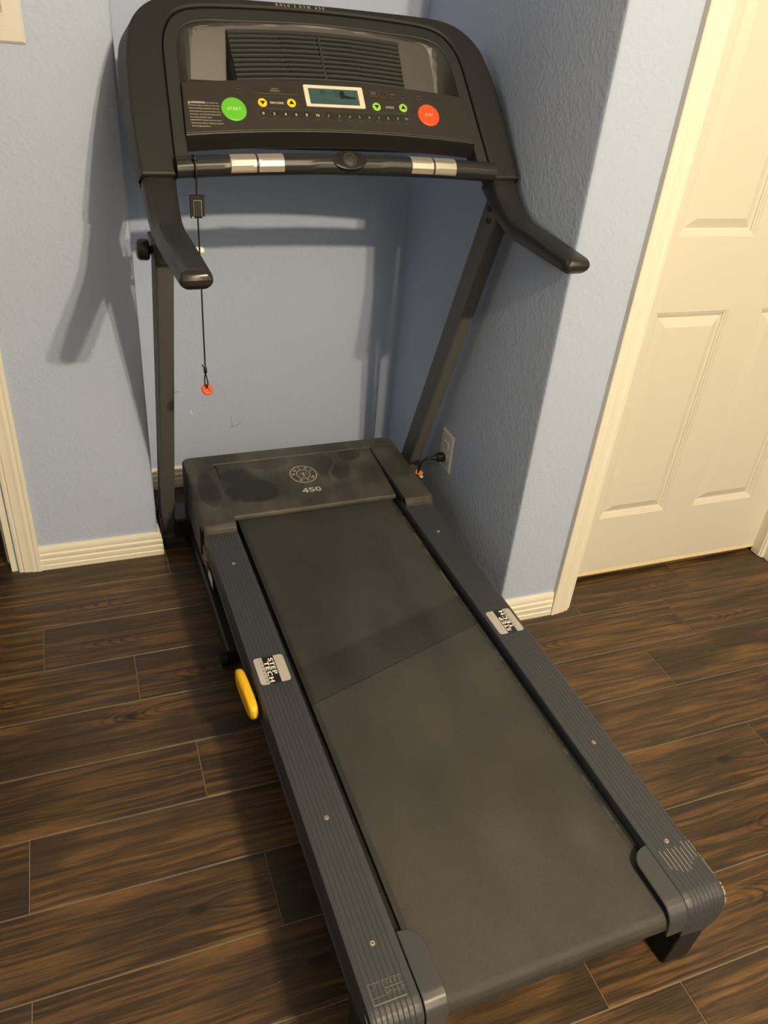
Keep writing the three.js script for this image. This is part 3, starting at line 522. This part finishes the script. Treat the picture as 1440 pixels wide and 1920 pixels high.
// ---- motor hood with two arms that reach over the rails, and the lid between them
const hoodY = (z) => 0.2605 - 0.035 * Math.max(0, z + 0.6);
{
  const r = 0.024, back = new THREE.Shape();                          // plan, y of the shape = -z
  back.moveTo(-0.32, 0.6); back.lineTo(-0.32, 0.678 - r); back.absarc(-0.32 + r, 0.678 - r, r, Math.PI, Math.PI / 2, true); back.lineTo(0.32 - r, 0.678); back.absarc(0.32 - r, 0.678 - r, r, Math.PI / 2, 0, true); back.lineTo(0.32, 0.6);
  back.lineTo(0.2365, 0.6); back.lineTo(0.2365, 0.624); back.lineTo(-0.2365, 0.624); back.lineTo(-0.2365, 0.6); back.closePath();
  const g = [new THREE.ExtrudeGeometry(back, { depth: 0.165, bevelEnabled: true, bevelSize: 0.006, bevelThickness: 0.006, bevelOffset: -0.006, bevelSegments: 3, curveSegments: 12 }).rotateX(-Math.PI / 2).translate(0, 0.0895, 0)];
  const arm = (s) => { const p = [[0.2355, -0.03], [0.2355, -0.0015], [0.237, 0], [0.312, 0], [0.3165, -0.0012], [0.3195, -0.005], [0.32, -0.03]]; return s > 0 ? p : p.map(([x, h]) => [-x, h]).reverse(); };
  const thin = (s) => { const p = [[0.2355, -0.005], [0.2355, -0.0015], [0.237, 0], [0.312, 0], [0.3165, -0.0012], [0.3195, -0.004], [0.3195, -0.005]]; return s > 0 ? p : p.map(([x, h]) => [-x, h]).reverse(); };
  const zb = -0.352, rb = 0.026;
  for (const s of [-1, 1]) {
    g.push(sweep(arm(s), [[-0.602, 0.2605], [-0.5, hoodY(-0.5)], [zb, hoodY(zb)]], { crease: 40 }));
    g.push(sweep(thin(s), [[zb, hoodY(zb)], ...arcPath(zb, hoodY(zb) - rb, rb, 86, 12, 8), [zb + rb + 0.004, topY(zb) + 0.0005]], { crease: 40 }));
    g.push(box(Math.min(s * 0.312, s * 0.319), Math.max(s * 0.312, s * 0.319), 0.12, 0.235, -0.61, -0.4));
    g.push(box(Math.min(s * 0.2355, s * 0.24), Math.max(s * 0.2355, s * 0.24), 0.2, 0.24, -0.62, -0.36));
  }
  const h = mesh('motor_hood', g.map(k => metric(k, 1)), M.hood, T, 'dusty black motor cover');
  const lid = [[-0.2345, -0.006], [-0.2345, -0.002], [-0.232, 0], [0.232, 0], [0.2345, -0.002], [0.2345, -0.006]];
  const lidPath = [[-0.6225, 0.2588], [-0.6195, 0.2596], [-0.52, 0.2475], [-0.41, 0.2325], ...arcPath(-0.4, 0.2245, 0.006, 78, 8, 4), [-0.3935, 0.2185]];
  const l = mesh('hood_lid', metric(sweep(lid, lidPath, { crease: 30 }), 1), M.lid, h);
  // printed mark: ring of letters and a number, flat on the sloping lid
  const slope = Math.atan2(0.2475 - 0.2325, 0.11), yl = (z) => 0.2475 - (z + 0.52) * Math.tan(slope);
  const put = (name, w, hh, z, m, x = 0) => { const o = mesh(name, new THREE.PlaneGeometry(w, hh), m, h); o.rotation.x = -Math.PI / 2 + slope; o.position.set(x, yl(z) + 0.0006, z); return o; };
  put('round_logo', 0.082, 0.082, -0.532, M.logo); put('number_print', 0.072, 0.028, -0.462, M.number, 0.004);
  mesh('front_roller', [new THREE.CylinderGeometry(0.02, 0.02, 0.46, 20).rotateZ(Math.PI / 2).translate(0, beltY(-0.43) - 0.023, -0.43)], M.steel, T);
  mesh('motor_bay', [box(-0.23, 0.23, 0.09, 0.2, -0.64, -0.46)], M.dark, T);
}
// ---- floor frame
for (const s of [-1, 1]) {
  mesh('base_rail', rbox(Math.min(s * 0.276, s * 0.317), Math.max(s * 0.276, s * 0.317), 0.008, 0.05, -0.67, -0.09, 0.008), M.frame, T);
  mesh('wheel', new THREE.CylinderGeometry(0.02, 0.02, 0.014, 24).rotateZ(Math.PI / 2).translate(s * 0.324, 0.0201, -0.1), M.dark, T);
  mesh('base_foot', rbox(Math.min(s * 0.27, s * 0.325), Math.max(s * 0.27, s * 0.325), 0, 0.012, -0.66, -0.6, 0.003), M.dark, T);
  // upright post, leaning back to its foot
  const x0 = 0.3545, x1 = 0.391, fz = (y) => -0.6579 + 0.3695 * y, cs = [[x0, 0], [x1, 0], [x1, -0.0697], [x0, -0.0697]];
  const bev = (y) => { const c = 0.004, z = fz(y), d = -0.0697; return [[x0 + c, 0], [x1 - c, 0], [x1, -c], [x1, d + c], [x1 - c, d], [x0 + c, d], [x0, d + c], [x0, -c]].map(([x, dz]) => V(s * x, y, z + dz)); };
  const bot = bev(0.03).map((p) => V(p.x, p.z > fz(0.03) - 0.03 ? 0.028 : 0.06, p.z > fz(0.03) - 0.03 ? p.z : p.z + 0.011));
  const post = mesh('upright_post', loft([bot, bev(0.5), bev(1.02).map((p, i) => V(p.x, p.z < fz(1.02) - 0.03 ? 1.075 : 1.02, p.z < fz(1.02) - 0.03 ? p.z + 0.02 : p.z))], { crease: 20 }), M.post, T, 'dark grey square upright post');
  for (const [y, dz] of [[1.024, -0.042], [0.998, -0.03]]) mesh('bolt', lathe([[0, 0.004], [0.005, 0.004], [0.0068, 0.002], [0.007, -0.002]], 18).rotateZ(s * Math.PI / 2).translate(s * (x0 - 0.0002), y, fz(y) + dz), M.dark, post);
  mesh('post_bracket', [rbox(Math.min(s * 0.305, s * 0.356), Math.max(s * 0.305, s * 0.356), 0.02, 0.085, -0.72, -0.63, 0.006), rbox(Math.min(s * 0.389, s * 0.396), Math.max(s * 0.389, s * 0.396), 0.012, 0.11, -0.725, -0.612, 0.003)], M.frame, T);
}
mesh('cross_tube', rbox(-0.39, 0.39, 0.025, 0.07, -0.715, -0.67, 0.008), M.frame, T);
mesh('incline_bracket', [rbox(-0.3135, -0.3095, 0.085, 0.165, -0.54, -0.4, 0.0015), rbox(-0.3135, -0.3085, 0.1, 0.15, -0.42, -0.345, 0.0015), rbox(-0.318, -0.3085, 0.118, 0.15, -0.36, -0.33, 0.003), new THREE.CylinderGeometry(0.006, 0.006, 0.012, 16).rotateZ(Math.PI / 2).translate(-0.314, 0.14, -0.5)], M.tan, T, 'tan metal incline bracket');
mesh('caution_label', rbox(-0.3095, -0.3085, 0.075, 0.11, -0.36, -0.3, 0.0004), M.white, T, 'small white caution label');
// yellow latch on the left rail
{
  const c = V(-0.334, 0.197, 0.196), n = 14, rings = [];
  for (let i = 0; i <= n; i++) { const t = i / n, a = (t - 0.5) * 2, k = Math.sqrt(Math.max(0.0, 1 - Math.abs(a) ** 5)), z = c.z + a * 0.067, w = 0.0105 * k + 0.0005, h = 0.021 * k + 0.0005; rings.push(Array.from({ length: 16 }, (_, j) => { const q = j / 16 * 2 * Math.PI, cs = Math.cos(q), sn = Math.sin(q); return V(c.x + w * Math.sign(cs) * Math.abs(cs) ** 0.6 + 0.006 * (t - 0.5), c.y + h * Math.sign(sn) * Math.abs(sn) ** 0.6, z); })); }
  const k = mesh('latch_knob', loft(rings, { crease: 50 }), M.latch, T, 'bright yellow storage latch handle');
  mesh('latch_stem', rbox(-0.328, -0.3, 0.188, 0.205, 0.185, 0.215, 0.003), M.dark, k);
}
// storage pin knob on the left post
{
  const y = 0.938, z = -0.3465, k = mesh('pin_collar', rbox(-0.3945, -0.349, y - 0.019, y + 0.024, z - 0.05, z + 0.0465, 0.004), M.cap, T, 'black collar round the left post');
  mesh('pin_knob', lathe([[0, 0.028], [0.016, 0.027], [0.0205, 0.022], [0.021, 0.007], [0.018, 0.003], [0.008, 0.002], [0.008, -0.008]], 28).rotateZ(Math.PI / 2).translate(-0.396, y, z), M.cap, k);
  mesh('pin', lathe([[0, 0.0], [0.005, 0.001], [0.0072, 0.006], [0.0072, 0.063], [0, 0.063]], 20).rotateZ(Math.PI / 2).translate(-0.289, y - 0.001, z + 0.01), M.white, k, 'pale steel pin end');
}
// ---- console: everything below is laid out on the sloping face, x across, t up the face, d out of it
const FU = V(0, 0.743, -0.669), FN = V(0, 0.669, 0.743), F0 = V(0, 1.0884, -0.3067);
const TW = new THREE.Matrix4().makeTranslation(0.0035, 0, -0.2867).multiply(new THREE.Matrix4().makeRotationY(R(1.3))).multiply(new THREE.Matrix4().makeTranslation(0, 0, 0.2867));
const FM = TW.clone().multiply(new THREE.Matrix4().makeBasis(V(1, 0, 0), FU, FN).setPosition(F0));
const onFace = (g, d = 0) => g.translate(0, 0, d).applyMatrix4(FM);
const body = (g) => g.applyMatrix4(TW);
const mirror = (half) => [...half, ...half.slice(0, -1).reverse().map(([x, t]) => [-x, t])];        // half runs up the right side and ends at x = 0
const spl = (pts, n = 90) => new THREE.CatmullRomCurve3(pts.map(([x, t]) => V(x, t, 0)), false, 'centripetal').getPoints(n).map(p => [p.x, p.y]);
const outer = spl(mirror([[0.411, 0], [0.411, 0.07], [0.409, 0.144], [0.404, 0.21], [0.397, 0.262], [0.384, 0.312], [0.363, 0.344], [0.334, 0.367], [0.303, 0.378], [0.269, 0.3825], [0.138, 0.3865], [0, 0.388]]));
const seam = spl(mirror([[0.345, 0], [0.342, 0.07], [0.338, 0.13], [0.333, 0.21], [0.325, 0.29], [0.307, 0.33], [0.285, 0.349], [0.255, 0.359], [0.17, 0.367], [0, 0.372]]));
const opening = spl(mirror([[0.318, 0], [0.314, 0.08], [0.306, 0.188], [0.299, 0.275], [0.284, 0.313], [0.256, 0.329], [0.165, 0.337], [0, 0.344]]));
const band = (o, i) => poly([...o, ...i.slice().reverse()]);
const skirt = [[0, -0.004], [1, -0.056], [0.75, -0.063], [-0.6, -0.066]].map(([k, d]) => outer.map((p, i) => { const a = outer[Math.max(0, i - 1)], b = outer[Math.min(outer.length - 1, i + 1)], dx = b[0] - a[0], dt = b[1] - a[1], l = Math.hypot(dx, dt), e = k * (0.0035 + 0.012 * clamp(p[1] / 0.3)); return V(p[0] + e * dt / l, p[1] - e * dx / l, d * (0.45 + 0.55 * clamp(p[1] / 0.07))); }));
mesh('console_frame', [onFace(loft(skirt, { closed: false, cap: false, crease: 30 })), onFace(ext(band(outer, seam), 0.052, 0.005, 3), -0.049), onFace(ext(poly(outer.filter(p => p[1] > 0.1).map(([x, t]) => [x * 0.985, t * 0.99])), 0.03, 0.008, 3), -0.077)], M.plastic, T, 'black arched console frame');
mesh('console_bezel', [onFace(ext(band(seam.map(([x, t]) => [x * 0.9955, Math.max(0.026, t * 0.9965)]), opening.map(([x, t]) => [x, Math.max(0.026, t)])), 0.04, 0.0025, 2), -0.0415)], M.bezel, T);
const trayD = (t) => 0.003 + 0.06 * clamp((0.338 - t) / 0.15);   // the tray deepens towards the keypad
{ // tray inside the arch: steep sides, floor tilted back
  const rim = opening.filter(p => p[1] > 0.15), n = rim.length, nrm = rim.map((p, i) => { const a = rim[Math.max(0, i - 1)], b = rim[Math.min(n - 1, i + 1)], dx = b[0] - a[0], dy = b[1] - a[1], l = Math.hypot(dx, dy); return [-dy / l, dx / l]; });
  const prof = Array.from({ length: 15 }, (_, k) => [k / 14, 1 - (1 - k / 14) ** 2.2]);
  const rings = prof.map(([i0, d0]) => rim.map(([x, t], i) => { const ix = nrm[i][0] * 0.034 * i0, it = nrm[i][1] * 0.004 * i0, tt = t + it; return V(x + ix, tt, -0.004 - trayD(tt) * d0); }));
  const fl = []; for (let r = 0; r <= 14; r++) { const t = 0.15 + 0.19 * r / 14, last = rings.at(-1).filter(p => p.x > 0); let w = 0; for (let i = 0; i + 1 < last.length; i++) { const [p, q] = [last[i], last[i + 1]]; if ((p.y - t) * (q.y - t) <= 0 && p.y !== q.y) w = Math.max(w, p.x + (q.x - p.x) * (t - p.y) / (q.y - p.y)); } if (!w) w = t < 0.2 ? 0.268 : 0.1; w += 0.004; fl.push(Array.from({ length: 21 }, (_, i) => V(-w + 2 * w * i / 20, t, -0.0035 - trayD(t)))); }
  mesh('console_tray', [onFace(loft(rings, { closed: false, cap: false, crease: 60 })), onFace(loft(fl, { closed: false, cap: false }))], M.tray, T, 'grey brown tray behind the vent');
}
const arch = (x, c, drop) => c - drop * (x / 0.315) ** 2;
{ // vent: curved slats over a dark well
  const plate = []; for (let i = 0; i <= 16; i++) { const x = -0.194 + 0.379 * i / 16; plate.push([x, arch(x, 0.3315, 0.027)]); } plate.push([0.178, 0.17], [-0.1965, 0.17]);
  const well = [-0.068, -0.012].map((d, k) => plate.map(([x, t]) => V(x * (k ? 1 : 1.03), t, Math.max(d, k ? d : d))));
  const vent = mesh('vent_housing', onFace(loft(well, { crease: 30 })), M.lip, T, 'dark ribbed vent in the console');
  const NS = 11;
  for (let k = 0; k < NS; k++) {
    const f = k / (NS - 1), c = 0.3275 - 0.0108 * k, xl = -0.1935 + 0.002 * f, xr = 0.1845 - 0.0075 * f, first = k === 0;
    const rings = Array.from({ length: 25 }, (_, i) => { const x = xl + (xr - xl) * i / 24, t = arch(x, c, 0.026), hh = first ? 0.0042 : 0.0032, d = -0.0055 + 0.003 * f; return [[hh, -0.014], [hh, -0.0015], [hh - 0.0012, 0], [-hh + 0.0015, -0.0006], [-hh, -0.003], [-hh, -0.014]].map(([a, b]) => V(x, t + a, d + b)); });
    mesh('vent_slat', onFace(loft(rings, { crease: 30 })), M.slat, vent);
  }
  for (const [a, b] of [[-0.083, -0.006], [0.0, 0.076]]) for (let k = 1; k < NS - 2; k++) {
    if (k === 4) continue; const c = 0.3275 - 0.0108 * (k + 0.5); const xm = (a + b) / 2 + 0.0014 * k - 0.005, hw = (b - a) / 2;
    mesh('vent_opening', onFace(box(xm - hw, xm + hw, arch(xm, c, 0.026) - 0.0042, arch(xm, c, 0.026) + 0.0024, -0.0165, -0.0062 + 0.003 * (k + 0.5) / (NS - 1))), M.hole, vent);
  }
  mesh('vent_bar', onFace(box(-0.0045 + 0.001, 0.0015, 0.214, 0.318, -0.0145, -0.003)), M.slat, vent);
}
// keypad
const PW = 0.66, PT0 = 0.06, PT1 = 0.235;                           // area of the printed sheet on the face
const faceUV = (g) => { const p = g.attributes.position, uv = new Float32Array(p.count * 2); for (let i = 0; i < p.count; i++) { uv[2 * i] = (p.getX(i) + PW / 2) / PW; uv[2 * i + 1] = (p.getY(i) - PT0) / (PT1 - PT0); } g.setAttribute('uv', new THREE.BufferAttribute(uv, 2)); return g; };
const lowT = (x) => arch(x, 0.0995, 0.0165), topT = (x) => arch(x, 0.2095, 0.021);
{
  const pts = []; for (let i = 0; i <= 24; i++) { const x = -0.3145 + 0.629 * i / 24; pts.push([x, lowT(x)]); } for (let i = 24; i >= 0; i--) { const x = -0.306 + 0.612 * i / 24; pts.push([x, topT(x)]); }
  const pad = mesh('control_panel', onFace(faceUV(ext(poly(pts), 0.012, 0.0012, 2)), -0.006), M.panel, T, 'printed black control panel');
  const lipRings = Array.from({ length: 25 }, (_, i) => { const x = -0.3145 + 0.629 * i / 24, t = lowT(x); return [[0.001, 0.0035], [-0.0012, 0.0052], [-0.0035, 0.0045], [-0.0165, -0.0175], [-0.0195, -0.0235], [-0.017, -0.029], [0.002, -0.034], [0.004, -0.002]].map(([a, d]) => V(x, t + a, d)); });
  mesh('panel_lip', onFace(loft(lipRings, { crease: 30 })), M.lip, T);
  const disc = (x, t, r, h) => faceUV(lathe([[0, h], [r * 0.86, h], [r * 0.97, h * 0.75], [r, 0], [r, -0.001]], 36).rotateX(Math.PI / 2).translate(x, t, 0.006));
  const word = (name, text, size, x, t, d, m, parent) => mesh(name, onFace(letters(text, size, 0.0004).translate(x, t, d)), m, parent);
  const tri = (x, t, r, up) => ext(poly([[-r, -r * 0.55 * up], [r, -r * 0.55 * up], [0, r * 0.95 * up]]), 0.0005).translate(x, t, 0.0073);
  const start = mesh('start_button', onFace(disc(-0.2125, 0.1375, 0.0252, 0.002)), M.green, pad, 'large round green start button'); word('lettering', 'START', 0.0062, -0.2125, 0.1375, 0.008, M.lightgreen, start);
  const stop = mesh('stop_button', onFace(disc(0.2145, 0.1425, 0.0252, 0.002)), M.red, pad, 'large round orange red stop button'); word('lettering', 'STOP', 0.0055, 0.2145, 0.1425, 0.008, M.lightred, stop);
  for (const [n, x, t, up, m] of [['incline_button', -0.152, 0.1545, -1, M.yellow], ['incline_button', -0.0915, 0.1565, 1, M.yellow], ['speed_button', 0.0955, 0.157, -1, M.lime], ['speed_button', 0.157, 0.157, 1, M.lime]]) {
    const b = mesh(n, onFace(disc(x, t, 0.0094, 0.0013)), m, pad, n[0] === 'i' ? 'small round yellow arrow button' : 'small round lime green arrow button'); mesh('arrow', onFace(tri(x, t, 0.0054, up)), M.dark, b);
  }
  for (const x of KEYX) mesh('number_key', onFace(disc(x, 0.131, 0.0082, 0.0008)), M.panel, pad);
  for (const x of [-0.197, 0.2]) mesh('round_key', onFace(disc(x, x < 0 ? 0.1815 : 0.186, 0.0085, 0.0007)), M.panel, pad);
  const pill = (x0, x1, t, h) => onFace(faceUV(ext(rrect(x0, x1, t - h, t + h, h * 0.98), 0.0012, 0.0005).translate(0, 0, 0.0055)));
  mesh('program_key', pill(-0.169, -0.074, 0.1835, 0.0085), M.panel, pad);
  mesh('program_key', pill(0.081, 0.107, 0.187, 0.0065), M.panel, pad);
  for (const x of [0.1165, 0.1375, 0.1615]) mesh('round_key', onFace(disc(x, 0.187, 0.0075, 0.0007)), M.panel, pad);
  // display
  const fr = rrect(-0.0605, 0.0695, 0.1505, 0.1985, 0.003); fr.holes.push(rrect(-0.0505, 0.0575, 0.1565, 0.1915, 0.001));
  const lcd = mesh('display_frame', onFace(ext(fr, 0.004, 0.0012, 2), 0.0045), M.lcdframe, pad, 'pale display frame');
  const sg = new THREE.PlaneGeometry(0.109, 0.036).translate(0.0035, 0.174, 0.0068); mesh('screen', onFace(sg), M.screen, lcd, 'dark teal liquid crystal screen');
}
// lettering on the arch
mesh('arch_lettering', onFace(letters("GOLD'S GYM  450", 0.0062, 0.0004, 0.003).translate(-0.03, 0.3795, 0.0032)), M.wearText, T);
// cross grip with steel pulse plates
const barC = (x) => V(x, 1.1105 - 0.0095 * (x / 0.335) ** 2, -0.314);
{
  const rings = Array.from({ length: 33 }, (_, i) => { const x = -0.345 + 0.69 * i / 32, c = barC(x); return Array.from({ length: 24 }, (_, j) => { const a = j / 24 * 2 * Math.PI; return V(x, c.y + 0.0198 * Math.sin(a), c.z + 0.0198 * Math.cos(a)); }); });
  const bar = mesh('cross_grip', body(loft(rings, { crease: 50 })), M.grip, T, 'black tubular cross grip');
  for (const [x0, x1] of [[-0.2435, -0.1925], [-0.189, -0.137], [0.139, 0.19], [0.1935, 0.2445]]) {
    const rs = Array.from({ length: 9 }, (_, i) => { const e = i === 0 || i === 8 ? 0.0002 : 0.0011, x = x0 + (x1 - x0) * (i === 0 ? 0 : i === 8 ? 1 : 0.02 + 0.96 * (i - 1) / 6), c = barC(x); return [...Array.from({ length: 20 }, (_, j) => { const a = R(-28 + 135 * j / 19), r = 0.0198 + e; return V(x, c.y + r * Math.sin(a), c.z + r * Math.cos(a)); }), ...Array.from({ length: 20 }, (_, j) => { const a = R(107 - 135 * j / 19), r = 0.019; return V(x, c.y + r * Math.sin(a), c.z + r * Math.cos(a)); })]; });
    mesh('pulse_plate', body(loft(rs, { crease: 40 })), M.silver, bar, 'brushed steel pulse plate');
  }
  // oval pulse badge in the middle
  const q = barC(0), bd = new THREE.Group();
  const m4 = new THREE.Matrix4().makeTranslation(0, q.y, q.z).multiply(new THREE.Matrix4().makeRotationX(R(-38)));
  const ov = (rx, ry, h0, h1) => { const r0 = [], r1 = [], r2 = []; for (let j = 0; j < 40; j++) { const a = j / 40 * 2 * Math.PI, c = Math.cos(a), s = Math.sin(a); r0.push(V(rx * c, ry * s, h0)); r1.push(V(rx * c, ry * s, h1 - 0.0008)); r2.push(V(rx * 0.95 * c, ry * 0.93 * s, h1)); } return loft([r0, r1, r2], { crease: 30 }); };
  const badge = mesh('pulse_badge', body(ov(0.037, 0.0195, 0.012, 0.0208).applyMatrix4(m4)), M.lip, bar);
  mesh('badge_button', body(lathe([[0, 0.0235], [0.006, 0.0232], [0.0105, 0.0225], [0.012, 0.021], [0.0145, 0.0222], [0.0155, 0.021], [0.0155, 0.018]], 36).rotateX(Math.PI / 2).applyMatrix4(m4)), M.bezel, badge);
}
// side arms: they leave the foot of the arch, bend forward and end in rounded caps
for (const s of [-1, 1]) {
  const path = [[1.0975, -0.334, 0.3455, 0.4095, 0.05], [1.086, -0.314, 0.3455, 0.4095, 0.05], [1.062, -0.287, 0.348, 0.409, 0.046], [1.04, -0.258, 0.3505, 0.409, 0.043], [1.0265, -0.232, 0.352, 0.4085, 0.04], [1.019, -0.2, 0.352, 0.4085, 0.038], [1.0145, -0.13, 0.351, 0.4075, 0.0365], [1.01, -0.05, 0.35, 0.4065, 0.036], [1.0065, 0.003, 0.349, 0.405, 0.036]];
  const cs = (y, z, a, b, h, ny, nz, k = 1, kk = 1, rr = 0.011) => { const cx = (a + b) / 2, w = (b - a) / 2 * k, hh = h / 2 * kk, r = Math.min(rr, hh), cy = y - h / 2 * ny, cz = z - h / 2 * nz; return Array.from({ length: 40 }, (_, j) => { const q = (j + 0.5) / 40 * 2 * Math.PI, c = Math.cos(q), sn = Math.sin(q), ux = (w - r) * Math.sign(c) + r * c, uh = (hh - r) * Math.sign(sn) + r * sn; return V(s * (cx + ux), cy + uh * ny, cz + uh * nz); }); };
  const dirs = path.map((p, i) => { const a = path[Math.max(0, i - 1)], b = path[Math.min(path.length - 1, i + 1)], dy = b[0] - a[0], dz = b[1] - a[1], l = Math.hypot(dy, dz); return [dz / l, -dy / l]; });
  mesh('side_arm', body(loft(path.map((p, i) => cs(...p, ...dirs[i], 1, 1, i > 7 ? 0.0165 : i > 6 ? 0.014 : 0.011)), { crease: 35 })), M.grip, T, 'black side arm handle');
  const e = path.at(-1), d = dirs.at(-1), capR = [];
  for (let i = 0; i <= 7; i++) { const a = R(90 * i / 7), k = 0.86 + 0.15 * Math.cos(a), kk = Math.max(0.08, 1.012 * Math.cos(a) ** 0.75); capR.push(cs(e[0] + 0.0003, e[1] + 0.0005 + 0.0165 * Math.sin(a), e[2], e[3], e[4], ...d, k, kk, 0.0185)); }
  mesh('arm_cap', body(loft(capR, { crease: 55 })), M.cap, T, 'glossy rounded arm end cap');
}
// ---- safety tether hanging from the cross grip
{
  const o = thing('safety_tether', 'black safety cord hanging from the cross grip with an orange ring', 'safety cord', [-0.4149, 0, 0.062], R(1.2));
  const xb = -0.312, c = barC(xb), zf = c.z + 0.0265;
  mesh('loop', body(new THREE.TorusGeometry(0.0212, 0.0014, 8, 32).rotateY(Math.PI / 2).translate(xb, c.y, c.z)), M.cord, o);
  mesh('knot', body(rbox(xb - 0.0045, xb + 0.004, c.y + 0.013, c.y + 0.022, c.z + 0.0145, c.z + 0.0225, 0.0035)), M.cord, o);
  mesh('cord', body(tube([V(xb, c.y + 0.016, c.z + 0.02), V(xb, c.y - 0.005, zf - 0.001), V(xb - 0.001, c.y - 0.03, zf - 0.001), V(xb - 0.001, 1.02, zf), V(xb, 0.9, zf), V(xb + 0.0005, 0.78, zf), V(xb + 0.001, 0.7, zf)], 0.0016, 60, 8)), M.cord, o);
  const clip = mesh('clip', body(loft([0, 1].map(k => [[-0.0135, -0.021], [0.0135, -0.021], [0.0135, 0.021], [-0.0135, 0.021]].map(([x, y]) => V(xb - 0.001 + x, 1.036 + y, zf - 0.004 + k * 0.0075))), { crease: 20 })), M.dark, o, 'black rectangular clip');
  mesh('clip_tab', body(rbox(xb - 0.0075, xb + 0.0055, 1.0185, 1.047, zf + 0.003, zf + 0.0065, 0.001)), M.plastic, clip);
  mesh('clip_edge', [body(box(xb - 0.0085, xb - 0.0077, 1.018, 1.0485, zf + 0.0034, zf + 0.0046)), body(box(xb + 0.0057, xb + 0.0065, 1.018, 1.0485, zf + 0.0034, zf + 0.0046)), body(box(xb - 0.0085, xb + 0.0065, 1.0478, 1.0486, zf + 0.0034, zf + 0.0046)), body(box(xb - 0.013, xb - 0.0085, 1.0155, 1.0185, zf + 0.0034, zf + 0.0044)), body(box(xb + 0.0075, xb + 0.012, 1.0155, 1.0185, zf + 0.0034, zf + 0.0044))], M.ink, clip);
  mesh('knot', body(lathe([[0.0005, 0.008], [0.003, 0.006], [0.0042, 0.002], [0.003, -0.001], [0.0042, -0.004], [0.002, -0.008], [0.0005, -0.009]], 14).translate(xb + 0.001, 0.698, zf)), M.cord, o);
  mesh('cord_tail', body(tube([V(xb + 0.001, 0.7, zf), V(xb - 0.003, 0.706, zf), V(xb - 0.0045, 0.711, zf)], 0.0014, 8, 8)), M.cord, o);
  for (const k of [-1, 1]) mesh('cord_loop', body(tube([V(xb + 0.001, 0.692, zf), V(xb + 0.001 + k * 0.0022, 0.68, zf), V(xb + 0.002 + k * 0.003, 0.667, zf + 0.001), V(xb + 0.003, 0.656, zf + 0.003)], 0.0014, 16, 8)), M.cord, o);
  mesh('ring', body(new THREE.TorusGeometry(0.008, 0.005, 14, 32).scale(1, 1, 0.9).rotateX(-0.75).rotateY(0.55).rotateZ(0.3).translate(xb + 0.003, 0.6525, zf + 0.001)), M.ring, o, 'bright orange plastic ring');
}

renderer.render(scene, camera);
